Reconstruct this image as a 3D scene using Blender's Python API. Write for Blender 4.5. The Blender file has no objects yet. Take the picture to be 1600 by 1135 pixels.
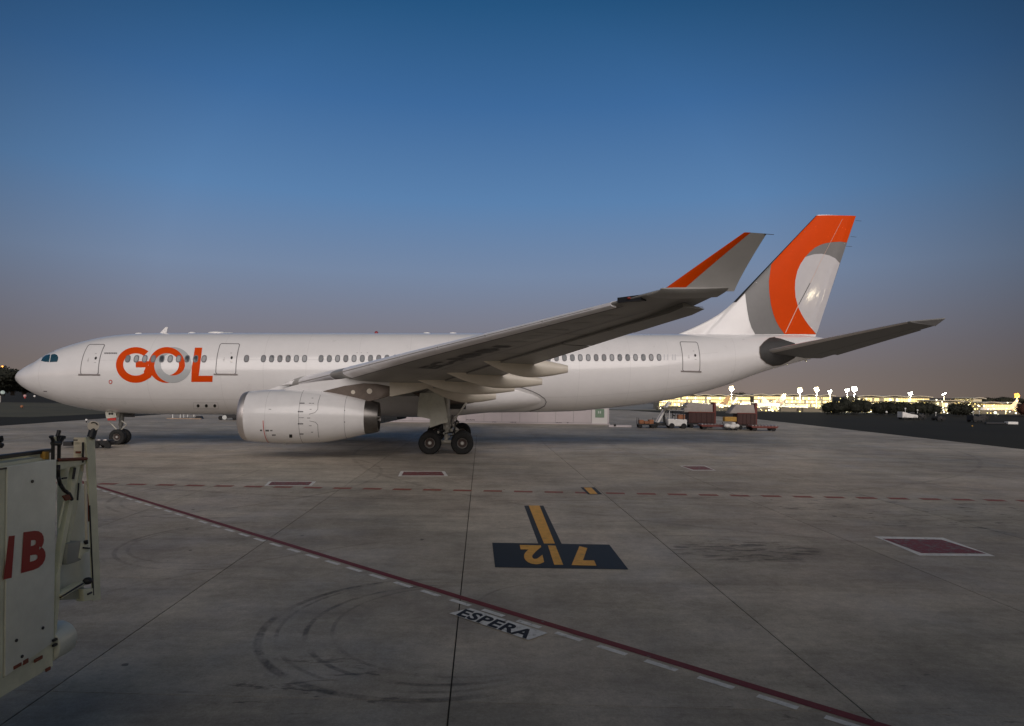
import bpy, bmesh, math, random
import numpy as np
from mathutils import Vector, Matrix
from mathutils.geometry import tessellate_polygon
random.seed(7)
S = bpy.context.scene
C = S.collection
# ------------------------------------------------------------------ camera
F, ROLL, HOR, CH = 1050.0, 0.012, 612.0, 3.9
cam = bpy.data.cameras.new('camera'); co = bpy.data.objects.new('camera', cam); C.objects.link(co); S.camera = co
cam.sensor_width = 36; cam.lens = F/1600*36; cam.shift_y = (HOR-567.5)/1600
cam.clip_start = 0.1; cam.clip_end = 9000
co.matrix_world = Matrix.Translation((0, 0, CH)) @ Matrix.Rotation(-ROLL, 4, 'Y') @ Matrix.Rotation(math.pi/2, 4, 'X')
# ------------------------------------------------------------------ dusk sky
W = bpy.data.worlds.new('World'); S.world = W; W.use_nodes = True
nt = W.node_tree; N_ = nt.nodes; L_ = nt.links
bg = N_['Background']
tc = N_.new('ShaderNodeTexCoord')
sep = N_.new('ShaderNodeSeparateXYZ'); L_.new(tc.outputs['Generated'], sep.inputs[0])
def srgb(r, g, b, k=1.0):
    f = lambda c: (c/255/12.92 if c/255 <= .04045 else ((c/255+.055)/1.055)**2.4)*k
    return (f(r), f(g), f(b), 1)
def ramp(tree, stops, fac, interp='B_SPLINE'):
    n = tree.nodes.new('ShaderNodeValToRGB'); n.color_ramp.interpolation = interp
    e = n.color_ramp.elements
    while len(e) > 1: e.remove(e[-1])
    e[0].position, e[0].color = stops[0]
    for p, c in stops[1:]:
        q = e.new(p); q.color = c
    if fac is not None: tree.links.new(fac, n.inputs[0])
    return n
# sky away from the sunset (the part in view) and on the sunset side, both by height
EAST = ramp(nt, [(0, srgb(136, 122, 114)), (.03, srgb(130, 121, 119)), (.07, srgb(126, 123, 132)), (.11, srgb(124, 129, 147)), (.17, srgb(119, 138, 168)),
                 (.27, srgb(92, 132, 178)), (.39, srgb(62, 108, 160)), (.50, srgb(36, 86, 132)), (.7, srgb(44, 64, 80)), (1, srgb(46, 54, 58))], sep.outputs[2], 'LINEAR')
WEST = ramp(nt, [(0, (.95, .66, .56, 1)), (.08, (1, .79, .72, 1)), (.2, (.82, .72, .70, 1)), (.45, (.42, .40, .42, 1)), (.75, (.13, .13, .12, 1)), (1, srgb(46, 54, 58))], sep.outputs[2], 'LINEAR')
mr = N_.new('ShaderNodeMapRange'); mr.interpolation_type = 'SMOOTHSTEP'
mr.inputs['From Min'].default_value = .25; mr.inputs['From Max'].default_value = -.85
L_.new(sep.outputs[1], mr.inputs[0])
mx = N_.new('ShaderNodeMix'); mx.data_type = 'RGBA'
L_.new(mr.outputs[0], mx.inputs['Factor']); L_.new(EAST.outputs[0], mx.inputs[6]); L_.new(WEST.outputs[0], mx.inputs[7])
# the sky is a little deeper to the south-east (right) and north-west (left) of the antisolar point
mr2 = N_.new('ShaderNodeMapRange'); mr2.interpolation_type = 'LINEAR'
mr2.inputs['From Min'].default_value = .70; mr2.inputs['From Max'].default_value = .90
mr2.inputs['To Min'].default_value = .42; mr2.inputs['To Max'].default_value = 1.0
nrm = N_.new('ShaderNodeVectorMath'); nrm.operation = 'DOT_PRODUCT'; nrm.inputs[1].default_value = (-.06, .98, .10)
L_.new(tc.outputs['Generated'], nrm.inputs[0]); L_.new(nrm.outputs['Value'], mr2.inputs[0])
mxm = N_.new('ShaderNodeMix'); mxm.data_type = 'FLOAT'
L_.new(mr.outputs[0], mxm.inputs['Factor']); L_.new(mr2.outputs[0], mxm.inputs[2]); mxm.inputs[3].default_value = 1
scl = N_.new('ShaderNodeVectorMath'); scl.operation = 'SCALE'; L_.new(mx.outputs[2], scl.inputs[0]); L_.new(mxm.outputs[0], scl.inputs['Scale'])
nish = N_.new('ShaderNodeTexSky'); nish.sky_type = 'NISHITA'; nish.sun_disc = False
nish.sun_elevation = math.radians(1); nish.sun_rotation = math.radians(188)
sc2 = N_.new('ShaderNodeVectorMath'); sc2.operation = 'SCALE'; sc2.inputs['Scale'].default_value = 10.0*.92
L_.new(scl.outputs[0], sc2.inputs[0])
sc3 = N_.new('ShaderNodeVectorMath'); sc3.operation = 'SCALE'; sc3.inputs['Scale'].default_value = .05
L_.new(nish.outputs[0], sc3.inputs[0])
add = N_.new('ShaderNodeVectorMath'); add.operation = 'ADD'; L_.new(sc2.outputs[0], add.inputs[0]); L_.new(sc3.outputs[0], add.inputs[1])
L_.new(add.outputs[0], bg.inputs[0]); bg.inputs[1].default_value = .1
# afterglow behind the camera
sun = bpy.data.lights.new('sun', 'SUN'); sun.energy = 1.8; sun.angle = math.radians(55); sun.color = (1, .91, .86)
so = bpy.data.objects.new('sun', sun); C.objects.link(so)
so.rotation_euler = Vector((-.10, 1, -.42)).to_track_quat('-Z', 'Y').to_euler()
S.view_settings.view_transform = 'Standard'; S.view_settings.look = 'None'; S.view_settings.exposure = 0; S.view_settings.gamma = 1
S.view_settings.use_curve_mapping = False

# ------------------------------------------------------------------ helpers
def ray(px, py):
    x, y = px-800, -(py-HOR)
    return Vector(((x*math.cos(ROLL)-y*math.sin(ROLL))/F, 1, (x*math.sin(ROLL)+y*math.cos(ROLL))/F))
def ground(px, py, z=0):
    d = ray(px, py); t = (z-CH)/d.z
    return Vector((d.x*t, t, z))
def atY(px, py, Y):
    d = ray(px, py); return Vector((d.x*Y, Y, CH+d.z*Y))
TH = .0754; NP = Vector((-33.24, 45.17, 0))
ct, st = math.cos(TH), math.sin(TH)
def to_air(p):
    dx, dy = p.x-NP.x, p.y-NP.y
    return (dx*ct+dy*st, dx*st-dy*ct, p.z)
CA = to_air(Vector((0, 0, CH)))
def PL(px, py, b):
    """the point of the aircraft's plane at lateral offset b that shows at this place of the photo -> (aft, up)"""
    d = ray(px, py)
    da, db = d.x*ct+d.y*st, d.x*st-d.y*ct
    t = (b-CA[1])/db
    return (CA[0]+t*da, CA[2]+t*d.z)

def link(name, me, parent=None, mat=None):
    o = bpy.data.objects.new(name, me); C.objects.link(o)
    if parent: o.parent = parent
    if mat: me.materials.append(mat)
    return o
def bm_obj(name, bm, mat, parent=None, smooth=False, recalc=True):
    if recalc: bmesh.ops.recalc_face_normals(bm, faces=bm.faces)
    me = bpy.data.meshes.new(name); bm.to_mesh(me); bm.free()
    if smooth:
        for p in me.polygons: p.use_smooth = True
        if smooth == 'auto':
            try: me.set_sharp_from_angle(angle=math.radians(35))
            except Exception: pass
    return link(name, me, parent, mat)
def empty(name, loc, rz=0):
    o = bpy.data.objects.new(name, None); C.objects.link(o); o.location = loc; o.rotation_euler = (0, 0, rz); o.empty_display_size = .5
    return o
def tag(o, label=None, cat=None, group=None, kind=None):
    for k, v in (('label', label), ('category', cat), ('group', group), ('kind', kind)):
        if v: o[k] = v
    return o
def box(bm, c, s, rot=None):
    m = Matrix.Translation(c) @ (rot.to_4x4() if rot else Matrix.Identity(4)) @ Matrix.Diagonal((s[0], s[1], s[2], 1))
    return bmesh.ops.create_cube(bm, size=1, matrix=m)['verts']
def bevbox(bm, c, s, r=.02, rot=None):
    vs = box(bm, c, s, rot)
    es = list({e for v in vs for e in v.link_edges})
    bmesh.ops.bevel(bm, geom=es, offset=r, segments=2, profile=.6, affect='EDGES')
def tube(bm, p, q, r, r2=None, n=12, cap=True):
    p, q = Vector(p), Vector(q); d = q-p
    m = Matrix.Translation((p+q)/2) @ d.to_track_quat('Z', 'Y').to_matrix().to_4x4()
    bmesh.ops.create_cone(bm, cap_ends=cap, segments=n, radius1=r, radius2=r if r2 is None else r2, depth=d.length, matrix=m)
def path(bm, pts, r, n=8):
    for a, b in zip(pts[:-1], pts[1:]): tube(bm, a, b, r, n=n)
def ball(bm, c, r, s=(1, 1, 1), u=16, v=10):
    bmesh.ops.create_uvsphere(bm, u_segments=u, v_segments=v, radius=r, matrix=Matrix.Translation(c) @ Matrix.Diagonal((s[0], s[1], s[2], 1)))
def lathe(bm, prof, axis='x', c=(0, 0, 0), n=48, close=False, sy=1):
    """prof: (along, radius) list"""
    rings = []
    for (x, r) in prof:
        ring = []
        for k in range(n):
            a = 2*math.pi*k/n
            u, v = r*math.cos(a), r*math.sin(a)
            if axis == 'x': p = (c[0]+x, c[1]+u, c[2]+v)
            elif axis == 'y': p = (c[0]+u, c[1]+x, c[2]+v)
            else: p = (c[0]+u, c[1]+v, c[2]+x)
            ring.append(bm.verts.new(p))
        rings.append(ring)
    for r0, r1 in zip(rings[:-1], rings[1:]):
        for k in range(n): bm.faces.new((r0[k], r0[(k+1) % n], r1[(k+1) % n], r1[k]))
    if close:
        bm.faces.new(rings[0]); bm.faces.new(rings[-1])
def prism(bm, poly, off, w):
    """poly: list of 3D points of one face; extruded by vector off*w"""
    off = Vector(off)*w
    a = [bm.verts.new(Vector(p)) for p in poly]; b = [bm.verts.new(Vector(p)+off) for p in poly]
    bm.faces.new(a); bm.faces.new(b[::-1])
    n = len(poly)
    for i in range(n): bm.faces.new((a[i], b[i], b[(i+1) % n], a[(i+1) % n]))
def grid_poly(polys, step):
    """plane polygons (x, y) cut into a fine grid so they can be wrapped on a curved surface"""
    bm = bmesh.new()
    for poly in polys:
        vs = [bm.verts.new((p[0], p[1], 0)) for p in poly]
        for t in tessellate_polygon([[Vector((p[0], p[1], 0)) for p in poly]]):
            try: bm.faces.new([vs[i] for i in t])
            except ValueError: pass
    xs = [v.co.x for v in bm.verts]; ys = [v.co.y for v in bm.verts]
    for ax, lo, hi in ((0, min(xs), max(xs)), (1, min(ys), max(ys))):
        n = int((hi-lo)/step)
        for i in range(1, n+1):
            q = lo+(hi-lo)*i/(n+1); pc = [0, 0, 0]; pc[ax] = q; no = [0, 0, 0]; no[ax] = 1
            bmesh.ops.bisect_plane(bm, geom=bm.verts[:]+bm.edges[:]+bm.faces[:], plane_co=pc, plane_no=no)
    bmesh.ops.remove_doubles(bm, verts=bm.verts, dist=step*.01)
    return bm
def ribbon(pts, w):
    """closed quads polygon list along a plane polyline"""
    out = []
    for (x0, y0), (x1, y1) in zip(pts[:-1], pts[1:]):
        dx, dy = x1-x0, y1-y0; l = math.hypot(dx, dy) or 1; nx, ny = -dy/l*w/2, dx/l*w/2
        ex, ey = dx/l*w/2, dy/l*w/2
        out.append([(x0+nx-ex, y0+ny-ey), (x1+nx+ex, y1+ny+ey), (x1-nx+ex, y1-ny+ey), (x0-nx-ex, y0-ny-ey)])
    return out
def text_polys(txt, size=1, bold=0, shear=0, space=1):
    cu = bpy.data.curves.new('lettering', 'FONT'); cu.body = txt; cu.size = size; cu.offset = bold; cu.shear = shear; cu.space_character = space
    cu.resolution_u = 4
    o = bpy.data.objects.new('lettering', cu); C.objects.link(o)
    dg = bpy.context.evaluated_depsgraph_get(); me = bpy.data.meshes.new_from_object(o.evaluated_get(dg))
    ps = [[tuple(me.vertices[i].co)[:2] for i in p.vertices] for p in me.polygons]
    bpy.data.objects.remove(o); bpy.data.curves.remove(cu); bpy.data.meshes.remove(me)
    return ps

# ------------------------------------------------------------------ materials
MATS = {}
def mat(name, col, rough=.5, metal=0, emit=0, coat=0, spec=.5, vary=0, vscale=3, bump=0, bscale=30, emcol=None, trans=0):
    if name in MATS: return MATS[name]
    m = bpy.data.materials.new(name); m.use_nodes = True; t = m.node_tree; b = t.nodes['Principled BSDF']
    b.inputs['Base Color'].default_value = (*col, 1); b.inputs['Roughness'].default_value = rough; b.inputs['Metallic'].default_value = metal
    b.inputs['Specular IOR Level'].default_value = spec
    if coat: b.inputs['Coat Weight'].default_value = coat; b.inputs['Coat Roughness'].default_value = .06
    if emit:
        b.inputs['Emission Color'].default_value = (*(emcol or col), 1); b.inputs['Emission Strength'].default_value = emit
    if vary:
        g = t.nodes.new('ShaderNodeTexCoord'); n = t.nodes.new('ShaderNodeTexNoise'); n.inputs['Scale'].default_value = vscale; n.inputs['Detail'].default_value = 7; n.inputs['Roughness'].default_value = .65
        t.links.new(g.outputs['Object'], n.inputs['Vector'])
        mrn = t.nodes.new('ShaderNodeMapRange'); mrn.inputs['From Min'].default_value = .3; mrn.inputs['From Max'].default_value = .7
        mrn.inputs['To Min'].default_value = 1-vary; mrn.inputs['To Max'].default_value = 1+vary*.5
        t.links.new(n.outputs['Fac'], mrn.inputs[0])
        v = t.nodes.new('ShaderNodeVectorMath'); v.operation = 'SCALE'; v.inputs[0].default_value = col
        t.links.new(mrn.outputs[0], v.inputs['Scale']); t.links.new(v.outputs[0], b.inputs['Base Color'])
        r2 = t.nodes.new('ShaderNodeMapRange'); r2.inputs['To Min'].default_value = max(rough-.12*vary*4, .02); r2.inputs['To Max'].default_value = min(rough+.12*vary*4, 1)
        t.links.new(n.outputs['Fac'], r2.inputs[0]); t.links.new(r2.outputs[0], b.inputs['Roughness'])
    if bump:
        g = t.nodes.new('ShaderNodeTexCoord'); n = t.nodes.new('ShaderNodeTexNoise'); n.inputs['Scale'].default_value = bscale; n.inputs['Detail'].default_value = 5
        bp = t.nodes.new('ShaderNodeBump'); bp.inputs['Strength'].default_value = bump; bp.inputs['Distance'].default_value = .02
        t.links.new(g.outputs['Object'], n.inputs['Vector']); t.links.new(n.outputs['Fac'], bp.inputs['Height']); t.links.new(bp.outputs[0], b.inputs['Normal'])
    MATS[name] = m
    return m
WHITE = mat('white_aircraft_paint', (.80, .79, .79), .28, coat=.6, vary=.04, vscale=.9)
NACW = mat('nacelle_paint', (.78, .77, .77), .3, coat=.4, vary=.06, vscale=1.2)
ORANGE = mat('orange_paint', (.68, .062, 0), .55, spec=.12, vary=.06, vscale=1)
LGREY = mat('light_grey_paint', (.44, .46, .47), .35, coat=.3)
MGREY = mat('mid_grey_paint', (.17, .17, .17), .45, coat=.05, vary=.06)
DISCW = mat('silver_disc_paint', (.52, .52, .54), .22, coat=.6, vary=.05, vscale=2)
WINGG = mat('wing_grey_paint', (.31, .30, .28), .42, coat=.1, vary=.25, vscale=.6)
FAIRG = mat('fairing_beige_paint', (.72, .66, .56), .4, coat=.2, vary=.12, vscale=.8)
WLETG = mat('winglet_grey_paint', (.42, .41, .395), .35, coat=.2, vary=.1, vscale=1)
METAL = mat('bare_metal', (.66, .62, .60), .42, metal=.85, vary=.08, vscale=4)
DMETAL = mat('heat_stained_metal', (.20, .19, .18), .35, metal=.9, vary=.2, vscale=3)
TITAN = mat('brown_titanium', (.16, .13, .11), .45, metal=.5, vary=.2, vscale=3)
BLACK = mat('black_opening', (.01, .01, .01), .6)
RUBBER = mat('tyre_rubber', (.018, .018, .018), .8, vary=.25, vscale=6)
RIM = mat('wheel_rim_metal', (.45, .44, .42), .4, metal=.7)
STRUT = mat('gear_strut_paint', (.50, .48, .42), .4, vary=.25, vscale=5)
GLASSW = mat('window_pane', (.035, .045, .055), .12, coat=.5)
COCKPIT = mat('cockpit_glass', (.02, .07, .10), .08, coat=.8)
WFRAME = mat('window_surround', (.33, .34, .36), .4)
SEAM = mat('seam_line', (.16, .15, .16), .6)
SEAMT = mat('faint_seam_line', (.5, .49, .49), .5)
REDP = mat('red_marking', (.55, .04, .03), .5)
INK = mat('black_lettering', (.03, .03, .035), .6)
SEALD = mat('dark_seal_plate', (.045, .045, .045), .55, vary=.2)
CREAM = mat('cream_machine_paint', (.80, .79, .58), .5, vary=.22, vscale=3, bump=.05, bscale=8)
PANELW = mat('grey_white_panel_paint', (.86, .86, .74), .5, vary=.16, vscale=2.2, bump=.05, bscale=4)
REDLET = mat('dark_red_lettering', (.34, .012, .010), .5, vary=.1)
BLACKM = mat('black_painted_steel', (.02, .02, .022), .5)
RUST = mat('rusty_red_steel', (.22, .06, .03), .7, vary=.4, vscale=14)
YELL = mat('worn_yellow_paint', (.50, .28, .05), .6, vary=.2, vscale=8)

# ------------------------------------------------------------------ ground
E1 = Vector((1, -.03, 0)); E2 = Vector((-.0457, 1, 0)); SP = 5.13; O0 = Vector((-.97, 13.56, 0))
def concrete(name, base, slab=False):
    m = bpy.data.materials.new(name); m.use_nodes = True; t = m.node_tree; b = t.nodes['Principled BSDF']; n = t.nodes; l = t.links
    geo = n.new('ShaderNodeNewGeometry')
    def noise(scale, detail=6, rough=.6, stretch=None, dist=0):
        q = n.new('ShaderNodeTexNoise'); q.inputs['Scale'].default_value = scale; q.inputs['Detail'].default_value = detail; q.inputs['Roughness'].default_value = rough; q.inputs['Distortion'].default_value = dist
        if stretch:
            mp = n.new('ShaderNodeMapping'); mp.inputs['Scale'].default_value = stretch; mp.inputs['Rotation'].default_value = (0, 0, stretch_rot[0])
            l.new(geo.outputs['Position'], mp.inputs[0]); l.new(mp.outputs[0], q.inputs['Vector'])
        else: l.new(geo.outputs['Position'], q.inputs['Vector'])
        return q.outputs['Fac']
    stretch_rot = [0.0]
    def mrange(v, a, b_, c, d, smooth=True):
        q = n.new('ShaderNodeMapRange'); q.interpolation_type = 'SMOOTHSTEP' if smooth else 'LINEAR'
        q.inputs['From Min'].default_value = a; q.inputs['From Max'].default_value = b_; q.inputs['To Min'].default_value = c; q.inputs['To Max'].default_value = d
        l.new(v, q.inputs[0]); return q.outputs[0]
    def math_(op, a, b_):
        q = n.new('ShaderNodeMath'); q.operation = op
        for i, v in enumerate((a, b_)):
            if isinstance(v, (int, float)): q.inputs[i].default_value = v
            else: l.new(v, q.inputs[i])
        return q.outputs[0]
    f = mrange(noise(.09, 5, .6), .35, .65, .80, 1.12)
    f = math_('MULTIPLY', f, mrange(noise(.7, 8, .7), .3, .7, .82, 1.14))
    f = math_('MULTIPLY', f, mrange(noise(.28, 8, .72, (.35, 1.6, 1), .6), .36, .62, .84, 1.06))   # streaks along the taxi direction
    stretch_rot[0] = .5
    f = math_('MULTIPLY', f, mrange(noise(.5, 9, .7, (.25, 2.2, 1), 1.2), .30, .50, .86, 1.0))
    f = math_('MULTIPLY', f, mrange(noise(5, 10, .8), .3, .7, .84, 1.14))
    f = math_('MULTIPLY', f, mrange(noise(24, 6, .8), .3, .7, .86, 1.12))
    f = math_('MULTIPLY', f, mrange(noise(2.2, 10, .8, None, 1.5), .30, .44, .78, 1.0))
    f = math_('MULTIPLY', f, mrange(noise(90, 2, .5), .25, .75, .90, 1.10))
    # oil spots, patchy
    stretch_rot[0] = 0
    vo = n.new('ShaderNodeTexVoronoi'); vo.inputs['Scale'].default_value = 1.15; vo.inputs['Randomness'].default_value = 1
    ds = n.new('ShaderNodeVectorMath'); ds.operation = 'ADD'; nz = n.new('ShaderNodeTexNoise'); nz.inputs['Scale'].default_value = 5
    sc = n.new('ShaderNodeVectorMath'); sc.operation = 'SCALE'; sc.inputs['Scale'].default_value = .22
    l.new(geo.outputs['Position'], nz.inputs['Vector']); l.new(nz.outputs['Color'], sc.inputs[0]); l.new(geo.outputs['Position'], ds.inputs[0]); l.new(sc.outputs[0], ds.inputs[1]); l.new(ds.outputs[0], vo.inputs['Vector'])
    rs = math_('MULTIPLY', mrange(noise(2.3, 2, .5), .50, .66, 0, 1), .085)
    spot = mrange(math_('SUBTRACT', vo.outputs['Distance'], rs), -.01, .02, .35, 1)
    f = math_('MULTIPLY', f, spot)
    # larger leak stains to the right of the stand number
    sx = n.new('ShaderNodeSeparateXYZ'); l.new(geo.outputs['Position'], sx.inputs[0])
    def blob(cx, cy, rx, ry, lo):
        u = math_('DIVIDE', math_('SUBTRACT', sx.outputs[0], cx), rx); v = math_('DIVIDE', math_('SUBTRACT', sx.outputs[1], cy), ry)
        return math_('ADD', math_('MULTIPLY', u, u), math_('MULTIPLY', v, v))
    for (cx, cy, rx, ry, th) in ((5.9, 16.8, 2.6, 1.5, .50), (13.5, 22.5, 7, 4, .55), (4.5, 8.5, 3, 2, .6), (-2.6, 8.9, 2.2, 1.2, .56)):
        d = mrange(blob(cx, cy, rx, ry, 0), .2, 1.0, 1, 0)
        patch = mrange(noise(2.6, 6, .7, (.45, 1.5, 1), .8), th, th+.10, 0, 1)
        f = math_('MULTIPLY', f, math_('SUBTRACT', 1, math_('MULTIPLY', math_('MULTIPLY', d, patch), .62)))
    # tyre marks: worn arcs left by turning tugs
    brk = mrange(noise(.8, 5, .7), .38, .58, .05, 1)
    fin_ = mrange(noise(7, 5, .8), .3, .7, .45, 1)
    for (cx, cy, R, w, k) in ((-1.25, 11.2, 2.75, .09, .8), (-1.15, 11.3, 2.62, .05, .5), (-1.0, 11.2, 2.3, .06, .75), (-.75, 11.3, 2.15, .05, .4), (.9, 12.2, 1.5, .05, .3), (-7.0, 17.0, 2.6, .07, .45),
                              (-7.2, 17.1, 2.2, .06, .3), (-9.6, 24.5, 4.4, .1, .4), (-9.6, 24.5, 4.0, .08, .3), (-18, 30, 12, .12, .35), (20, 46, 30, .16, .3), (-2, 60, 36, .18, .3), (8, 2, 19, .08, .22)):
        u = math_('SUBTRACT', sx.outputs[0], cx); v = math_('SUBTRACT', sx.outputs[1], cy)
        rr = math_('SQRT', math_('ADD', math_('MULTIPLY', u, u), math_('MULTIPLY', v, v)), 0)
        band = mrange(math_('ABSOLUTE', math_('SUBTRACT', rr, R), 0), w*.35, w, 1, 0)
        if R < 5: band = math_('MULTIPLY', band, mrange(math_('ADD', u, math_('MULTIPLY', v, .25)), -R*.35, R*.45, 1, 0))
        f = math_('MULTIPLY', f, math_('SUBTRACT', 1, math_('MULTIPLY', math_('MULTIPLY', band, math_('MULTIPLY', brk, fin_)), k)))
    if slab:
        oi = n.new('ShaderNodeObjectInfo')
        f = math_('MULTIPLY', f, mrange(oi.outputs['Random'], 0, 1, .93, 1.06, False))
    hue = ramp(t, [(0, (base[0]*.97, base[1]*1.02, base[2]*1.0, 1)), (1, (base[0]*1.06, base[1]*.97, base[2]*.95, 1))], noise(.16, 4, .6), 'LINEAR')
    v = n.new('ShaderNodeVectorMath'); v.operation = 'SCALE'; l.new(hue.outputs[0], v.inputs[0]); l.new(f, v.inputs['Scale'])
    l.new(v.outputs[0], b.inputs['Base Color'])
    l.new(mrange(noise(.45, 6, .7), .3, .7, .5, .85), b.inputs['Roughness']); b.inputs['Specular IOR Level'].default_value = .4
    bp = n.new('ShaderNodeBump'); bp.inputs['Strength'].default_value = .25; bp.inputs['Distance'].default_value = .01
    l.new(noise(40, 6, .75), bp.inputs['Height']); l.new(bp.outputs[0], b.inputs['Normal'])
    return m
CONC = concrete('apron_concrete', (.455, .41, .345))
CONCS = concrete('slab_concrete', (.455, .41, .345), True)
ASPH = mat('taxiway_asphalt', (.038, .036, .028), .9, spec=.15, vary=.25, vscale=.08)
GRASS = mat('dry_grass', (.09, .085, .05), .95, vary=.35, vscale=.1)
FILL = mat('joint_filler', (.05, .05, .045), .9)
FARC = mat('far_apron_concrete', (.30, .29, .26), .7, vary=.2, vscale=.03)
def sheet(name, pts, m, z=0, parent=None):
    me = bpy.data.meshes.new(name); me.from_pydata([(p[0], p[1], (p[2] if len(p) > 2 else 0)+z) for p in pts], [], [tuple(range(len(pts)))]); me.update()
    return link(name, me, parent, m)
# terrain: flat to 150 m, then falling about 10 m to the far side of the airfield
def zt(Y): return 0 if Y < 150 else -min((Y-150)/410, 1)*9.9
rows = [-60, 20, 60, 110, 150, 200, 300, 400, 500, 560, 620, 800, 1200, 2500, 6000]
xs = [-3500, -1500, -600, -250, -100, -20, 40, 100, 250, 600, 1500, 3500]
me = bpy.data.meshes.new('taxiway'); vs = [(x, y, zt(y)-.06) for y in rows for x in xs]
nx = len(xs); me.from_pydata(vs, [], [(j*nx+i, j*nx+i+1, (j+1)*nx+i+1, (j+1)*nx+i) for j in range(len(rows)-1) for i in range(nx-1)]); me.update()
tag(link('taxiway', me, None, ASPH), 'dark asphalt taxiways round the pale apron', kind='structure')
# grass strips on the left and beyond the taxiway on the right
tag(sheet('grass_field', [(-1200, 84), (-60, 84), (-58, 130), (-64, 150), (-1200, 150)], GRASS, -.045), 'dull dry grass field on the far left of the apron', kind='structure')
me = bpy.data.meshes.new('far_grass'); me.from_pydata([(-1500, 152, zt(152)-.03), (1200, 152, zt(152)-.03), (1200, 330, zt(330)-.03), (-1500, 330, zt(330)-.03)], [], [(0, 1, 2, 3)])
tag(link('grass_slope', me, None, GRASS), 'dark grass slope falling away beyond the taxiway', kind='structure')
me = bpy.data.meshes.new('far_apron'); me.from_pydata([(-60, 335, zt(335)+.02), (900, 335, zt(335)+.02), (900, 560, zt(560)+.02), (900, 900, zt(560)+.02), (-60, 900, zt(560)+.02), (-60, 560, zt(560)+.02)], [], [(0, 1, 2, 5), (5, 2, 3, 4)])
tag(link('far_apron', me, None, FARC), 'floodlit apron in front of the distant terminal', kind='structure')
# apron: a sheet with the slab field let into it
I0, I1, J0, J1 = -9, 9, -2, 9
def g2(i, j): return O0+E1*(SP*i)+E2*(SP*j)
q = [g2(I0, J0), g2(I1, J0), g2(I1, J1), g2(I0, J1)]
out = [Vector((-46, -30, 0)), Vector((38.6, -30, 0)), Vector((38.6, 107, 0)), Vector((26, 149, 0)), Vector((-52, 149, 0))]
me = bpy.data.meshes.new('apron')
q[1] = g2(7, J0); q[2] = g2(7, J1)
I1 = 7
vv = q+out
me.from_pydata([tuple(v) for v in vv], [], [(4, 5, 1, 0), (5, 6, 2, 1), (6, 7, 8, 3, 2), (8, 4, 0, 3)]); me.update()
apron = tag(link('apron', me, None, CONC), 'worn concrete airport apron with painted stand markings', kind='structure')
sheet('joint_bed', [tuple(v) for v in q], FILL, -.035, apron)
gx, gy = .011, .005
slab_me = None
for i in range(I0, I1):
    for j in range(J0, J1):
        if slab_me is None:
            bm = bmesh.new()
            P = [E1*(SP*a)+E2*(SP*b) for a, b in ((gx/SP, gy/SP), (1-gx/SP, gy/SP), (1-gx/SP, 1-gy/SP), (gx/SP, 1-gy/SP))]
            prism(bm, [p-Vector((0, 0, .034)) for p in P], (0, 0, 1), .034)
            o = bm_obj('slab', bm, CONCS, apron); slab_me = o.data
        else:
            o = bpy.data.objects.new('slab', slab_me); C.objects.link(o); o.parent = apron
        o.location = g2(i, j)+Vector((0, 0, random.uniform(-.0015, 0)))
# ---- painted markings (children of the apron)
def worn(name, col, wear=.35, sc=6):
    m = bpy.data.materials.new(name); m.use_nodes = True; t = m.node_tree; b = t.nodes['Principled BSDF']
    g = t.nodes.new('ShaderNodeNewGeometry'); nz = t.nodes.new('ShaderNodeTexNoise'); nz.inputs['Scale'].default_value = sc; nz.inputs['Detail'].default_value = 9; nz.inputs['Roughness'].default_value = .75
    t.links.new(g.outputs['Position'], nz.inputs['Vector'])
    r = ramp(t, [(0, (.2, .185, .17, 1)), (max(wear-.03, 0), (.2, .185, .17, 1)), (wear+.05, (*[c*.8 for c in col], 1)), (.6, (*col, 1)), (1, (*[min(c*1.1, 1) for c in col], 1))], nz.outputs['Fac'], 'LINEAR')
    t.links.new(r.outputs[0], b.inputs['Base Color']); b.inputs['Roughness'].default_value = .65
    return m
P_WHITE = worn('worn_white_line_paint', (.80, .79, .76), .37)
P_RED = worn('worn_red_line_paint', (.20, .028, .028), .36)
P_RED2 = worn('worn_red_box_paint', (.24, .055, .06), .45)
P_ORD = worn('worn_orange_red_paint', (.32, .10, .07), .38, 4)
P_YEL = worn('worn_yellow_paint_line', (.80, .42, .08), .34, 5)
P_BLK = worn('worn_black_box_paint', (.012, .022, .035), .28, 5)
P_BLKT = worn('black_paint_letters', (.012, .012, .016), .28, 8)
def gpoly(name, pxs, m, z=.004, parent=apron):
    return sheet(name, [ground(*p) for p in pxs], m, z, parent)
def gstrip(bm, a, b, w, z=.004):
    d = (b-a).normalized(); nrm_ = Vector((-d.y, d.x, 0))*w/2
    f = [bm.verts.new(p+Vector((0, 0, z))) for p in (a-nrm_, b-nrm_, b+nrm_, a+nrm_)]; bm.faces.new(f)
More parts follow.
